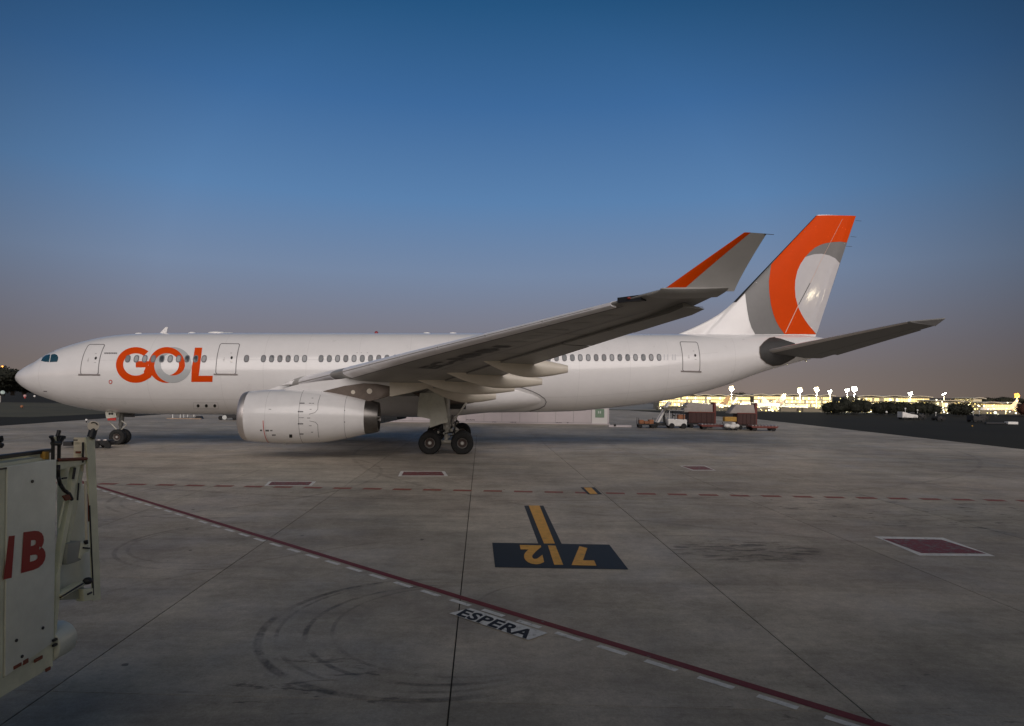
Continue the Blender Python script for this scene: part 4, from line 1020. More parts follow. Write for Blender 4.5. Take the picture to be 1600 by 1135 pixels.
# nose gear
for s in (1, -1): wheel(6.67, .36, .525, .36, s)
bm = bmesh.new(); tube(bm, A(6.67, -.3, .52), A(6.67, .3, .52), .08, n=10); tube(bm, A(6.67, 0, .5), A(6.7, 0, 1.3), .09, n=12); tube(bm, A(6.7, 0, 1.25), A(6.85, 0, 2.7), .15, n=12)
ng = bm_obj('nose_gear_leg', bm, mat('dark_strut', (.12, .12, .11), .5), air, 'auto')
bm = bmesh.new(); tube(bm, A(6.8, .12, 1.0), A(7.15, .12, 1.35), .04, n=8); tube(bm, A(7.15, .12, 1.35), A(6.8, .12, 1.6), .04, n=8); tube(bm, A(6.4, .1, 1.1), A(6.0, .1, 1.5), .035, n=8); tube(bm, A(6.5, .15, 1.0), A(6.2, .15, 1.35), .05, n=8); bm_obj('torque_link', bm, STRUT, ng, 'auto')
bm = bmesh.new(); tube(bm, A(6.85, 0, 2.0), A(8.1, 0, 2.7), .08, n=8); box(bm, A(7.25, 0, 2.2), (.6, .25, .7)); bm_obj('drag_brace', bm, BLACKM, ng, 'auto')
d1 = [PL(*p, .55) for p in ((163.8, 641.5), (180.5, 642.5), (181.8, 652.5), (166, 654))]
bm = bmesh.new(); prism(bm, [A(a, .55, z) for a, z in d1], (0, 1, 0), .04); gdr = bm_obj('nose_gear_door', bm, GD, air)
bm = bmesh.new(); prism(bm, [A(a, -.51, z) for a, z in d1], (0, 1, 0), .04); bm_obj('nose_gear_door', bm, GD, air)
for x in (171.3, 175.2):
    a, z = PL(x, 646.8, .56); bm = bmesh.new(); tube(bm, A(a, .55, z), A(a, .58, z), .07, n=12); bm_obj('taxi_light', bm, BLACK, gdr)
a, z = PL(176, 655, .5); bm = bmesh.new(); bevbox(bm, A(a-.05, .5, z), (.55, .06, .20), .02); bm_obj('red_warning_flag', bm, REDP, air)


# ------------------------------------------------------------------ things round the aircraft
# towbar at the nose gear
p = ground(160, 700); tb = empty('towbar', (p.x, p.y, 0), .03)
tag(tb, 'low black towbar with small wheels coupled to the airliner nose gear', 'towbar')
bm = bmesh.new(); tube(bm, (-2.2, 0, .30), (.85, 0, .38), .09, n=10); bm_obj('bar', bm, BLACKM, tb)
bm = bmesh.new(); bevbox(bm, (-2.05, 0, .26), (.55, .5, .28), .04); bevbox(bm, (.1, 0, .34), (.9, .7, .34), .05); bm_obj('housing', bm, BLACKM, tb)
for x, y in ((-.15, -.42), (-.15, .42), (.55, -.42)):
    bm = bmesh.new(); tube(bm, (x, y-.06, .2), (x, y+.06, .2), .2, n=16); bm_obj('wheel', bm, RUBBER, tb)
for x in (-.05, .35):
    bm = bmesh.new(); ball(bm, (x, -.36, .52), .12, (1.3, .5, .5), 10, 6); bm_obj('steel_plate', bm, METAL, tb, True)
# long white panelled building behind the main gear
D = 82.0
xl, xr = atY(560, 660, D).x, atY(952, 660, D).x
bld = empty('panelled_cabin', ((xl+xr)/2, D+2.2, 0)); hl = (xr-xl)/2
tag(bld, 'long low white panelled cabin with a green sign seen under the fuselage', 'cabin')
CABW = mat('cabin_white_panel', (.50, .45, .46), .5, vary=.06, vscale=.6)
bm = bmesh.new(); bevbox(bm, (0, 0, 1.45), (2*hl-.1, 4.3, 2.8), .04); bm_obj('wall', bm, mat('cabin_joint_grey', (.35, .33, .33), .6), bld)
bm = bmesh.new(); bevbox(bm, (0, 0, 2.9), (2*hl+.3, 4.7, .14), .03); bm_obj('roof', bm, CABW, bld)
bm = bmesh.new(); bevbox(bm, (0, -2.2, .06), (2*hl+.1, .3, .12), .03); bm_obj('plinth', bm, CABW, bld)
npan = int(2*hl/2.1)
pan_me = None
for k in range(npan):
    w_ = 2*hl/npan; bm = bmesh.new(); bevbox(bm, (-hl+w_*(k+.5), -2.16, 1.5), (w_-.06, .06, 2.6), .012); bm_obj('wall_panel', bm, CABW, bld)
def cab(px, py, y=-2.2): q_ = atY(px, py, D+2.2+y); return q_.x-bld.location.x, q_.z
bm = bmesh.new(); a_, c_ = cab(937, 646); bevbox(bm, (a_, -2.22, c_), (1.1, .08, 1.05), .015); sg = bm_obj('green_sign', bm, mat('green_sign_face', (.16, .24, .17), .5), bld)
for dx in (-.15, .08):
    bm = bmesh.new(); box(bm, (a_+dx, -2.27, c_+.12), (.14, .02, .3)); bm_obj('sign_mark', bm, mat('pale_sign_mark', (.5, .55, .5), .5), sg)
bm = bmesh.new(); a_, c_ = cab(937, 655); bevbox(bm, (a_, -2.205, 1.1), (1.9, .05, 2.0), .01); bm_obj('door', bm, mat('cabin_door', (.62, .60, .58), .5), bld)
ps = text_polys('......', 1)
for (x, y, w_) in ((735, 656.5, 14), (772, 660, 7), (802, 660.3, 9), (873, 661, 10), (887, 660.8, 2.5)):
    a_, c_ = cab(x, y); bm = bmesh.new(); kx = w_/12.5; nn = max(2, int(w_/2))
    for k in range(nn): box(bm, (a_-kx/2+kx*(k+.5)/nn, -2.2, c_+.02*(k % 2)), (kx/nn*.7, .02, .10))
    tag(bm_obj('small_lettering', bm, INK, bld), kind='stuff')
# low white kerb block right of the cabin
p = ground(970, 667.5); o = empty('concrete_barrier', (p.x, p.y, 0)); tag(o, 'low white barrier block lying beside the end of the panelled cabin', 'barrier')
bm = bmesh.new(); prism(bm, [(-1.4, -.2, 0), (-1.4, .2, 0), (-1.4, .1, .22), (-1.4, -.1, .22)], (1, 0, 0), 2.6); bm_obj('block', bm, CABW, o)
bm = bmesh.new(); ball(bm, (-.7, -.2, .2), .14, u=10, v=6); bm_obj('lamp', bm, BLACKM, o, True)

# ---- ground equipment behind the tail (about 76 m away)
def at_base(px, py): p = ground(px, py); return p
def pxm(Y): return F/Y
BROWN = mat('brown_red_container', (.055, .017, .014), .6, vary=.25, vscale=2)
REDM = mat('red_painted_trolley', (.17, .035, .025), .55, vary=.3, vscale=5)
TARP = mat('beige_tarpaulin', (.40, .36, .33), .75, vary=.15, vscale=2, bump=.3, bscale=3)
TUGW = mat('tug_white', (.78, .77, .74), .4, vary=.08)
ORB = mat('orange_brown_bag', (.36, .15, .07), .7, vary=.3, vscale=4)
GLD = mat('dark_glass', (.03, .035, .04), .15)
def small_wheels(parent, pts, r=.22, w=.14):
    me_ = None
    for x, y in pts:
        if me_ is None:
            bm = bmesh.new(); tube(bm, (0, -w/2, 0), (0, w/2, 0), r, n=16); o = bm_obj('wheel', bm, RUBBER, parent); me_ = o.data
        else: o = bpy.data.objects.new('wheel', me_); C.objects.link(o); o.parent = parent
        o.location = (x, y, r)
def dolly(px, py, L, label, mtl=REDM, rz=0.0, group='flat trolleys behind the tail', rails=True):
    p = ground(px, py); t = empty('baggage_trolley', (p.x, p.y, 0), rz); tag(t, label, 'trolley', group)
    bm = bmesh.new(); bevbox(bm, (0, 0, .48), (L, 1.5, .12), .02); bm_obj('deck', bm, mtl, t)
    n = int(L/.35); me_ = None
    for k in range(n):
        if me_ is None: bm = bmesh.new(); tube(bm, (0, -.7, 0), (0, .7, 0), .055, n=8); o = bm_obj('roller', bm, METAL, t); me_ = o.data
        else: o = bpy.data.objects.new('roller', me_); C.objects.link(o); o.parent = t
        o.location = (-L/2+.2+k*.35, 0, .58)
    bm = bmesh.new(); box(bm, (0, -.74, .38), (L-.2, .05, .1)); box(bm, (0, .74, .38), (L-.2, .05, .1)); bm_obj('frame', bm, mtl, t)
    bm = bmesh.new(); tube(bm, (-L/2, 0, .42), (-L/2-.8, 0, .25), .035, n=6); bm_obj('drawbar', bm, BLACKM, t)
    small_wheels(t, [(-L/2+.45, -.6), (-L/2+.45, .6), (L/2-.45, -.6), (L/2-.45, .6)])
    return t
# luggage cart at far left of the group
p = ground(1009, 669); t = empty('luggage_cart', (p.x, p.y, 0)); tag(t, 'small dark luggage cart loaded with brown boxes left of the belt loader', 'luggage cart')
bm = bmesh.new(); bevbox(bm, (0, 0, .4), (1.9, 1.2, .12), .03); bm_obj('deck', bm, BLACKM, t)
for x, h_ in ((-.55, .42), (.02, .3), (.55, .46)): bm = bmesh.new(); bevbox(bm, (x, 0, .48+h_/2), (.5, .9, h_), .05); bm_obj('box', bm, ORB if x else BROWN, t)
bm = bmesh.new()
for x in (-.9, .9):
    for y in (-.55, .55): tube(bm, (x, y, .4), (x, y, 1.15), .03, n=6)
bm_obj('corner_post', bm, BLACKM, t)['kind'] = 'stuff'
small_wheels(t, [(-.7, -.5), (-.7, .5), (.7, -.5), (.7, .5)])
# belt loader
p = ground(1035, 668.5); t = empty('belt_loader', (p.x, p.y, 0)); tag(t, 'white belt loader with its conveyor raised steeply towards the tail', 'belt loader')
bm = bmesh.new(); bevbox(bm, (-.1, 0, .45), (2.6, 1.6, .35), .06); bm_obj('chassis', bm, BLACKM, t)
bm = bmesh.new(); rot = Matrix.Rotation(-math.radians(61), 3, 'Y'); bevbox(bm, (-.15, -.2, 1.45), (2.7, .9, .16), .03, rot); cv = bm_obj('conveyor', bm, mat('pinkish_white_belt', (.74, .64, .60), .5, vary=.1), t)
for sd in (-.66, .26):
    bm = bmesh.new(); bevbox(bm, (-.15, sd, 1.52), (2.8, .05, .22), .01, rot); bm_obj('side_rail', bm, TUGW, cv)
bm = bmesh.new(); ball(bm, (.62, -.3, 2.82), .26, (1, .8, .8), 12, 8); bm_obj('work_lamp', bm, TUGW, t, True)
bm = bmesh.new(); tube(bm, (.2, -.4, .6), (.1, -.4, 1.7), .06, n=8); tube(bm, (.2, .2, .6), (.1, .2, 1.7), .06, n=8); tube(bm, (-.8, -.5, .5), (-.3, -.5, 1.3), .04, n=6); bm_obj('lift_strut', bm, BLACKM, t)
small_wheels(t, [(-1, -.75), (-1, .75), (.9, -.75), (.9, .75)], .3, .2)
# white tractor
p = ground(1057, 669.5); t = empty('baggage_tractor', (p.x, p.y, 0)); tag(t, 'white baggage tractor with open cab standing before the brown container', 'tractor')
bm = bmesh.new(); prism(bm, [(-1.05, -.7, .28), (1.0, -.7, .28), (1.0, -.7, 1.02), (-1.15, -.7, 1.08)], (0, 1, 0), 1.4); bmesh.ops.bevel(bm, geom=bm.edges[:], offset=.06, segments=2, affect='EDGES'); bm_obj('body', bm, TUGW, t)
bm = bmesh.new(); bevbox(bm, (-.2, 0, 2.02), (1.7, 1.45, .10), .03); bm_obj('cab_roof', bm, mat('grey_cab_roof', (.30, .30, .29), .5), t)
for x in (-1.0, -.35, .6):
    for y in (-.65, .65): bm = bmesh.new(); tube(bm, (x, y, 1.0), (x+.05, y, 2.0), .035, n=6); bm_obj('cab_post', bm, TUGW if x < -.5 else BLACKM, t)
bm = bmesh.new(); bevbox(bm, (.45, -.1, 1.3), (.75, .8, .5), .08); bm_obj('seat', bm, ORB, t)
bm = bmesh.new(); tube(bm, (-.5, 0, 1.1), (-.35, 0, 1.45), .03, n=6); tube(bm, (-.38, 0, 1.42), (-.33, 0, 1.50), .2, n=14); bm_obj('steering_wheel', bm, BLACKM, t)
bm = bmesh.new(); bevbox(bm, (-1.08, -.45, .8), (.06, .25, .18), .02); bm_obj('headlight', bm, METAL, t)
bm = bmesh.new(); prism(bm, [(-1.6, -.5, 2.1), (1.0, -.5, 2.35), (1.0, -.5, 2.5), (-1.5, -.5, 2.3)], (0, 1, 0), 1.0); bm_obj('canopy', bm, mat('olive_canopy', (.15, .14, .10), .7), t)
small_wheels(t, [(-.7, -.65), (-.7, .65), (.65, -.65), (.65, .65)], .3, .2)
def container(px, py, w_, h_, label, tarp, post, rz=0.0):
    p = ground(px, py); t = empty('cargo_container', (p.x, p.y, 0), rz); tag(t, label, 'container', 'covered cargo containers')
    bm = bmesh.new(); bevbox(bm, (0, 0, .55+h_/2), (w_, 1.6, h_), .04); body = bm_obj('body', bm, BROWN, t)
    for k in range(5):
        bm = bmesh.new(); box(bm, (-w_/2+w_*(k+.5)/5, -.82, .55+h_/2), (.06, .05, h_-.1)); bm_obj('rib', bm, BROWN, body)
    bm = bmesh.new(); bevbox(bm, (0, -.03, .55+h_), (w_+.08, 1.66, .10), .02); bm_obj('rim', bm, REDM, t)
    bm = bmesh.new(); n = 16
    prf = tarp; prism(bm, [(x, -.78, .55+h_+z) for x, z in prf], (0, 1, 0), 1.56); bmesh.ops.bevel(bm, geom=bm.edges[:], offset=.07, segments=3, profile=.5, affect='EDGES'); bm_obj('tarpaulin', bm, TARP, t, 'auto')
    bm = bmesh.new(); bevbox(bm, (post, 0, .55+h_*.5+.55), (.28, 1.3, h_+1.2), .03); bm_obj('end_frame', bm, REDM, t)
    bm = bmesh.new(); box(bm, (0, 0, .45), (w_+.2, 1.6, .12)); bm_obj('base', bm, BLACKM, t)
    small_wheels(t, [(-w_/2+.4, -.65), (-w_/2+.4, .65), (w_/2-.4, -.65), (w_/2-.4, .65)])
    return t
container(1093, 668.5, 2.95, 1.25, 'brown cargo container with domed beige tarpaulin beside the white tractor', [(-2.1, -.05), (-1.95, .55), (-1.5, 1.05), (-.95, 1.1), (-.7, .95), (1.25, .92), (1.3, -.02)], 1.55)
container(1163, 671, 2.1, 1.25, 'second brown cargo container with a slanted beige tarpaulin near the trolleys', [(-1.95, -.05), (-1.2, .95), (.75, .98), (.95, .0)], 1.05)
dolly(1122, 671.5, 4.2, 'flat red roller trolley standing between the two covered containers')
dolly(1191, 673.5, 2.9, 'flat red roller trolley at the far right end of the equipment row')
p = ground(1141, 672.5); t = empty('wrapped_bundle', (p.x, p.y, 0)); tag(t, 'white wrapped bundle on wheels in front of the second container', 'bundle')
for (x, z, r_) in ((-.45, .5, .3), (.1, .42, .34), (.6, .5, .26), (.25, .75, .2)): bm = bmesh.new(); ball(bm, (x, -.3, z), r_, (1.2, .9, .8), 12, 8); bm_obj('white_bag', bm, TUGW, t, True)
bm = bmesh.new(); bevbox(bm, (-.05, .1, 1.2), (1.3, .8, .5), .08); bm_obj('yellow_crate', bm, YELL, t)
bm = bmesh.new(); bevbox(bm, (0, 0, .22), (1.5, 1.0, .1), .02); tube(bm, (-.7, -.3, .2), (-1.0, -.3, .95), .03, n=6); bm_obj('base', bm, BLACKM, t)
small_wheels(t, [(-.5, -.4), (.5, -.4)], .15, .1)

# ---- far left behind the nose: marker posts and a parked dolly
for k, x in enumerate((270, 281.5, 287, 293, 303)):
    p = ground(x, 654.2-.4*k); t = empty('marker_post', (p.x, p.y, 0)); tag(t, ('leftmost pale marker post standing apart in the row under the fuselage', 'second pale marker post, left of the close pair under the fuselage', 'third pale marker post, middle of the row under the fuselage', 'fourth pale marker post, right of the middle one under the fuselage', 'rightmost pale marker post next to the stacked chocks')[k], 'marker post', 'marker posts beneath the forward fuselage')
    bm = bmesh.new(); tube(bm, (0, 0, 0), (0.05*(k % 2), 0, .62), .07, .05, 10); bm_obj('post', bm, TUGW, t)
    bm = bmesh.new(); tube(bm, (0, 0, 0), (0, 0, .05), .16, .14, 12); bm_obj('foot', bm, BLACKM, t)
p = ground(288, 655); t = empty('low_kerb', (p.x, p.y, 0), .02); tag(t, 'low pale orange kerb strip running past the marker posts', 'kerb')
bm = bmesh.new(); bevbox(bm, (0, 0, .05), (4.2, .3, .1), .02); bm_obj('strip', bm, mat('pale_orange_kerb', (.42, .30, .22), .7), t)
p = ground(362, 656.5); t = empty('dark_dolly', (p.x, p.y, 0)); tag(t, 'dark low dolly with one pale drum parked behind the engine', 'dolly')
bm = bmesh.new(); bevbox(bm, (.8, 0, .5), (3.2, 1.4, .45), .05); bm_obj('body', bm, BLACKM, t)
bm = bmesh.new(); tube(bm, (-.55, -.8, .34), (-.55, -.5, .34), .27, n=16); bm_obj('drum', bm, mat('pale_drum', (.6, .62, .6), .5), t)
small_wheels(t, [(-1.1, -.6), (.6, -.6), (1.8, -.6)], .26)
p = ground(311, 654.5); t = empty('wheel_chock_stack', (p.x, p.y, 0)); tag(t, 'small dark stack of wheel chocks beyond the marker posts', 'chocks')
for k in range(3): bm = bmesh.new(); prism(bm, [(-.5+.08*k, -.2, .12*k), (.5-.08*k, -.2, .12*k), (.4-.08*k, -.2, .12*k+.11), (-.4+.08*k, -.2, .12*k+.11)], (0, 1, 0), .5); bm_obj('chock', bm, BLACKM, t)

# ------------------------------------------------------------------ bushes and trees
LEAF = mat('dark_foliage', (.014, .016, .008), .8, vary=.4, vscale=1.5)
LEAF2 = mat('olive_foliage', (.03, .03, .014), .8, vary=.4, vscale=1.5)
BARK = mat('bark', (.06, .05, .04), .9)
def foliage(name, lobes, n, leaf, mt, parent, seed):
    rs = random.Random(seed); vs_, fs = [], []
    tot = sum(l[3]*l[4]*l[5] for l in lobes)
    for (cx, cy, cz, rx, ry, rz_) in lobes:
        k = int(n*rx*ry*rz_/tot)
        for _ in range(k):
            v = Vector((rs.gauss(0, 1), rs.gauss(0, 1), rs.gauss(0, 1))).normalized(); r_ = rs.uniform(.72, 1.03)*(1+.07*math.sin(7*v.x+seed)+.07*math.cos(9*v.z+2*seed))
            c = Vector((cx+v.x*rx*r_, cy+v.y*ry*r_, max(cz+v.z*rz_*r_, .05)))
            u = Vector((rs.gauss(0, 1), rs.gauss(0, 1), rs.gauss(0, 1))).normalized(); w_ = u.cross(v).normalized(); s_ = leaf*rs.uniform(.6, 1.3)
            i = len(vs_); vs_ += [c-u*s_, c+w_*s_*.6, c+u*s_, c-w_*s_*.6]; fs.append((i, i+1, i+2, i+3))
    # dark twiggy core so the crown is not hollow
    me = bpy.data.meshes.new(name); me.from_pydata([tuple(v) for v in vs_], [], fs); me.update(); o = link(name, me, parent, mt)
    bm = bmesh.new()
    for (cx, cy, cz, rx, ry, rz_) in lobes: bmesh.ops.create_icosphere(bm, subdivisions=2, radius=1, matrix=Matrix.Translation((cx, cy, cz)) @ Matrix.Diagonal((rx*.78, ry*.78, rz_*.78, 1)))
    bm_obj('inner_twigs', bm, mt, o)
    return o
def bush(x0, x1, ytop, ybase, label, seed, grp='clipped dark bushes beyond the taxiway', mt=LEAF):
    Yd = 138.0; a_, b_ = atY(x0, 640, Yd), atY(x1, 640, Yd); zt_ = atY((x0+x1)/2, ytop, Yd).z; w_ = b_.x-a_.x
    t = empty('bush', ((a_.x+b_.x)/2, Yd, 0)); tag(t, label, 'bush', grp)
    rs = random.Random(seed); lobes = []
    nl = max(2, int(w_/1.3))
    for k in range(nl):
        x = -w_/2+w_*(k+.5)/nl; h_ = zt_*rs.uniform(.82, 1)
        lobes.append((x*.82, rs.uniform(-.5, .5), h_*.52, w_/nl*.95, 1.6, h_*.5))
    foliage('crown', lobes, 1500, .17, mt, t, seed)
    bm = bmesh.new()
    for k in range(3): tube(bm, (-.4+.4*k, 0, 0), (-.8+.8*k, .1*k, 1.2), .07, .04, 6)
    bm_obj('trunk', bm, BARK, t)
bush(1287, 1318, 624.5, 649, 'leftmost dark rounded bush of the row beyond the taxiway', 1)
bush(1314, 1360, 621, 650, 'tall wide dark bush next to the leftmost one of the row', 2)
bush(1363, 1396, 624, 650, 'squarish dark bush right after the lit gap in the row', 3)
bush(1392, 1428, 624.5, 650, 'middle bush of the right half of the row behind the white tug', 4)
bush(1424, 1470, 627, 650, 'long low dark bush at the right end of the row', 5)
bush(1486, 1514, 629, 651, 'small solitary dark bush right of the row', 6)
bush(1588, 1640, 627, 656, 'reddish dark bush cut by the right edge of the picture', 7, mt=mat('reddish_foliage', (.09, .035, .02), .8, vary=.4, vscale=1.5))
def tree(x, Yd, h_, w_, label, seed, grp, mt=LEAF, zb=None):
    zb = zt(Yd) if zb is None else zb
    t = empty('tree', (x, Yd, zb)); tag(t, label, 'tree', grp); rs = random.Random(seed)
    lobes = [(rs.uniform(-.3, .3)*w_, rs.uniform(-.25, .25)*w_, h_*rs.uniform(.45, .8), w_*rs.uniform(.22, .36), w_*rs.uniform(.22, .36), h_*rs.uniform(.18, .26)) for _ in range(6)]+[(0, 0, h_*.45, w_*.42, w_*.4, h_*.32)]
    foliage('crown', lobes, 2600, w_*.022+.1, mt, t, seed)
    bm = bmesh.new(); tube(bm, (0, 0, 0), (0, 0, h_*.5), w_*.04, w_*.02, 8)
    for k in range(4): tube(bm, (0, 0, h_*(.25+.05*k)), (w_*.25*math.cos(k*1.6), w_*.25*math.sin(k*1.6), h_*(.5+.05*k)), w_*.015, w_*.006, 6)
    bm_obj('trunk', bm, BARK, t)
for k, (px, top, w_) in enumerate(((-30, 572, 26), (4, 577, 22), (20, 579, 20), (38, 584, 20), (58, 590, 22), (84, 600, 20))):
    Yd = 260+12*k; q_ = atY(px, top, Yd); zb = 0 if True else 0
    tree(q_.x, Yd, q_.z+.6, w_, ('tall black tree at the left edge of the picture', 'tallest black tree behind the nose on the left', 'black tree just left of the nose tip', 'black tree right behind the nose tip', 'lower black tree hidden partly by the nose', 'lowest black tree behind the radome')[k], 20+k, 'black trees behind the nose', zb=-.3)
sheet_ = None
for k, (px, top, w_) in enumerate(((1155, 613.5, 16), (1172, 615, 13), (1480, 622, 22), (1510, 621, 26), (1545, 620, 28), (1578, 619, 26), (1610, 618, 28), (1445, 624, 20))):
    Yd = 640+15*k; q_ = atY(px, top, Yd); zb = zt(600)
    tree(q_.x, Yd, q_.z-zb, w_, ('dark tree showing above the lit terminal roof', 'smaller round tree beside it above the lit terminal roof', 'distant tree left of the solitary bush', 'distant tree right above the solitary bush', 'distant tree left of the orange lamp', 'distant tree under the orange lamp', 'distant tree at the right edge of the picture', 'distant low tree behind the long bush')[k], 40+k, 'distant dark trees on the skyline', LEAF2, zb=zb)

# ------------------------------------------------------------------ far side of the airfield
Z0 = zt(600)
LAMPW = mat('lamp_warm_white', (1, .86, .55), emit=3.0, emcol=(1, .80, .45))
LAMPC = mat('lamp_cool_white', (.9, 1, .85), emit=60, emcol=(.95, 1, .82))
LAMPO = mat('lamp_orange', (1, .45, .08), emit=3, emcol=(1, .36, .06))
WINL = mat('lit_window_yellow', (1, .8, .4), emit=1.25, emcol=(1, .74, .24))
WINH = mat('lit_window_white', (1, .95, .8), emit=1.7, emcol=(1, .90, .48))
POLE = mat('galvanised_pole', (.45, .45, .42), .5)
def mast(px, py, Yd, label, lamp, n=6, r_=.62, power=60000, colr=(1, .82, .5), group='floodlight masts of the far apron', light=True):
    q_ = atY(px, py, Yd); zb = zt(Yd); t = empty('floodlight_mast', (q_.x, Yd, zb)); tag(t, label, 'light mast', group)
    h_ = q_.z-zb
    bm = bmesh.new(); tube(bm, (0, 0, 0), (0, 0, h_), .32, .16, 10); bm_obj('pole', bm, POLE, t)
    bm = bmesh.new(); bmesh.ops.create_circle(bm, segments=16, radius=1.3, cap_ends=True, matrix=Matrix.Translation((0, 0, h_))); 
    tube(bm, (0, 0, h_-.1), (0, 0, h_+.1), 1.3, n=16); bm_obj('lamp_ring', bm, POLE, t)
    me_ = None
    for k in range(n):
        a = 2*math.pi*k/n
        if me_ is None: bm = bmesh.new(); bmesh.ops.create_icosphere(bm, subdivisions=2, radius=r_); o = bm_obj('lamp', bm, lamp, t, True); me_ = o.data
        else: o = bpy.data.objects.new('lamp', me_); C.objects.link(o); o.parent = t
        zz_ = 1-2*(k+.5)/n; rr2 = math.sqrt(1-zz_*zz_)*1.05; o.location = (rr2*math.cos(2.4*k), rr2*math.sin(2.4*k), h_+.2+1.05*zz_)
    if light:
        ld = bpy.data.lights.new('lamp_light', 'POINT'); ld.energy = power; ld.color = colr; ld.shadow_soft_size = 1.2
        lo = bpy.data.objects.new('lamp_light', ld); C.objects.link(lo); lo.parent = t; lo.location = (0, 0, h_-3)
mast(1143, 607.5, 430, 'bright warm floodlight mast just under the tail of the airliner', LAMPW, 8, .75)
mast(1250, 610, 440, 'left one of the twin bright warm floodlight masts', LAMPW, 8, .8)
mast(1276, 609, 440, 'right one of the twin bright warm floodlight masts', LAMPW, 8, .75)
mast(1297, 613, 500, 'faint floodlight mast between the twin masts and the white pair', LAMPC, 5, .5, 12000)
mast(1324, 611, 500, 'smaller left mast of the cool white pair above the bushes', LAMPC, 5, .55, 15000)
mast(1335, 608.5, 450, 'bright right mast of the cool white pair above the bushes', LAMPC, 8, .75, 26000, (.95, 1, .85))
mast(1423, 616, 520, 'lone pale floodlight mast above the right half of the bushes', LAMPC, 5, .55, 15000)
mast(1475, 616, 560, 'tiny faint floodlight mast left of the solitary bush', LAMPC, 2, .5, 6000)
mast(1589, 618.5, 470, 'orange floodlight mast at the right edge of the picture', LAMPO, 8, .75, 20000, (1, .45, .1))
mast(1, 576.5, 300, 'orange lamp glowing above the black trees at the left edge', LAMPO, 3, .5, 3000, (1, .45, .1))
# terminal building with many lit bays
def far_building(x0, x1, top, Yd, label, waves, mtl, bays, seed, rows_=3, lit=.8):
    a_, b_ = atY(x0, 630, Yd).x, atY(x1, 630, Yd).x; zb = zt(Yd); h_ = atY((x0+x1)/2, top, Yd).z-zb; w_ = b_-a_
    t = empty('terminal_building', ((a_+b_)/2, Yd, zb)); tag(t, label, 'building')
    bm = bmesh.new(); box(bm, (0, 12, h_*.47), (w_, 24, h_*.94)); bm_obj('wall', bm, mtl, t)
    n = 60; bm = bmesh.new()
    f0 = [bm.verts.new((-w_/2-2+(w_+4)*i/n, -3, h_*.94+.6+.9*abs(math.sin(math.pi*waves*i/n)))) for i in range(n+1)]
    f1 = [bm.verts.new((v.co.x, 26, v.co.z)) for v in f0]; g0 = [bm.verts.new((v.co.x, -3, v.co.z-.5)) for v in f0]; g1 = [bm.verts.new((v.co.x, 26, v.co.z-.5)) for v in f0]
    for i in range(n):
        bm.faces.new((f0[i], f0[i+1], f1[i+1], f1[i])); bm.faces.new((g0[i], g0[i+1], f0[i+1], f0[i])); bm.faces.new((g0[i], g1[i], g1[i+1], g0[i+1]))
    bm_obj('roof', bm, mat('terminal_roof', (.55, .5, .4), .6), t)
    rs = random.Random(seed); mes = {}
    bw = w_/bays; rh = h_*.9/rows_
    for i in range(bays):
        for j in range(rows_):
            if rs.random() > lit: continue
            mt = WINH if rs.random() < (.45 if j == 0 else .2) else WINL
            if mt.name not in mes:
                bm = bmesh.new(); box(bm, (0, 0, 0), (bw*.82, .3, rh*.66)); o = bm_obj('lit_window', bm, mt, t); mes[mt.name] = o.data
            else: o = bpy.data.objects.new('lit_window', mes[mt.name]); C.objects.link(o); o.parent = t
            o.location = (-w_/2+bw*(i+.5), -.1, rh*(j+.52))
    return t
FARW = mat('far_wall', (.35, .32, .24), .7)
far_building(1030, 1172, 617.5, 575, 'long lit terminal wing under the tail of the airliner', 7, FARW, 44, 1, 4, .85)
far_building(1178, 1300, 617.5, 590, 'long lit terminal hall behind the twin floodlight masts', 5, FARW, 42, 2, 4, .85)
far_building(1340, 1452, 619.5, 600, 'lit terminal hall with curved roof behind the dark bushes', 3, FARW, 30, 3, 3, .75)
far_building(1462, 1500, 627, 540, 'low lit shed left of the solitary bush', 1, FARW, 8, 4, 2, .8)
far_building(1521, 1534, 622.5, 560, 'square cream tower block right of the solitary bush', 1, mat('cream_block', (.75, .7, .5), .6), 3, 5, 3, .5)
far_building(1536, 1588, 630, 545, 'low brightly lit hangar at the far right', 2, FARW, 14, 6, 2, .95)
# apron vehicles and lights beyond counting
rs = random.Random(11); bmA, bmB, bmC = bmesh.new(), bmesh.new(), bmesh.new()
for _ in range(1000):
    Yd = rs.uniform(345, 555); px = rs.choice((rs.uniform(1030, 1300), rs.uniform(1030, 1300), rs.uniform(1440, 1590), rs.uniform(1300, 1450)))
    x = (px-800)/F*Yd; z = zt(Yd)+rs.uniform(.5, 8.5)*rs.random(); r_ = rs.uniform(.14, .42)
    bmesh.ops.create_icosphere(rs.choice((bmA, bmA, bmB)), subdivisions=1, radius=r_, matrix=Matrix.Translation((x, Yd, z)))
tag(bm_obj('yellow_apron_lights', bmA, mat('apron_light_yellow', (1, .8, .35), emit=3, emcol=(1, .76, .25)), None), 'countless small yellow lights glittering along the distant apron', 'lights', kind='stuff')
tag(bm_obj('white_apron_lights', bmB, mat('apron_light_white', (1, .97, .8), emit=5, emcol=(1, .95, .65)), None), 'scattered small white lights among the yellow ones on the distant apron', 'lights', kind='stuff')
for _ in range(70):
    Yd = rs.uniform(338, 420); px = rs.uniform(1030, 1300) if rs.random() < .7 else rs.uniform(1440, 1590)
    x = (px-800)/F*Yd; box(bmC, (x, Yd, zt(Yd)+1.0), (rs.uniform(2, 8), 2.4, rs.uniform(1.2, 2.6)))
tag(bm_obj('service_vehicles', bmC, mat('far_vehicle_grey', (.22, .19, .13), .6), None), 'mass of distant service vehicles parked along the lit apron edge', 'vehicles', kind='stuff')
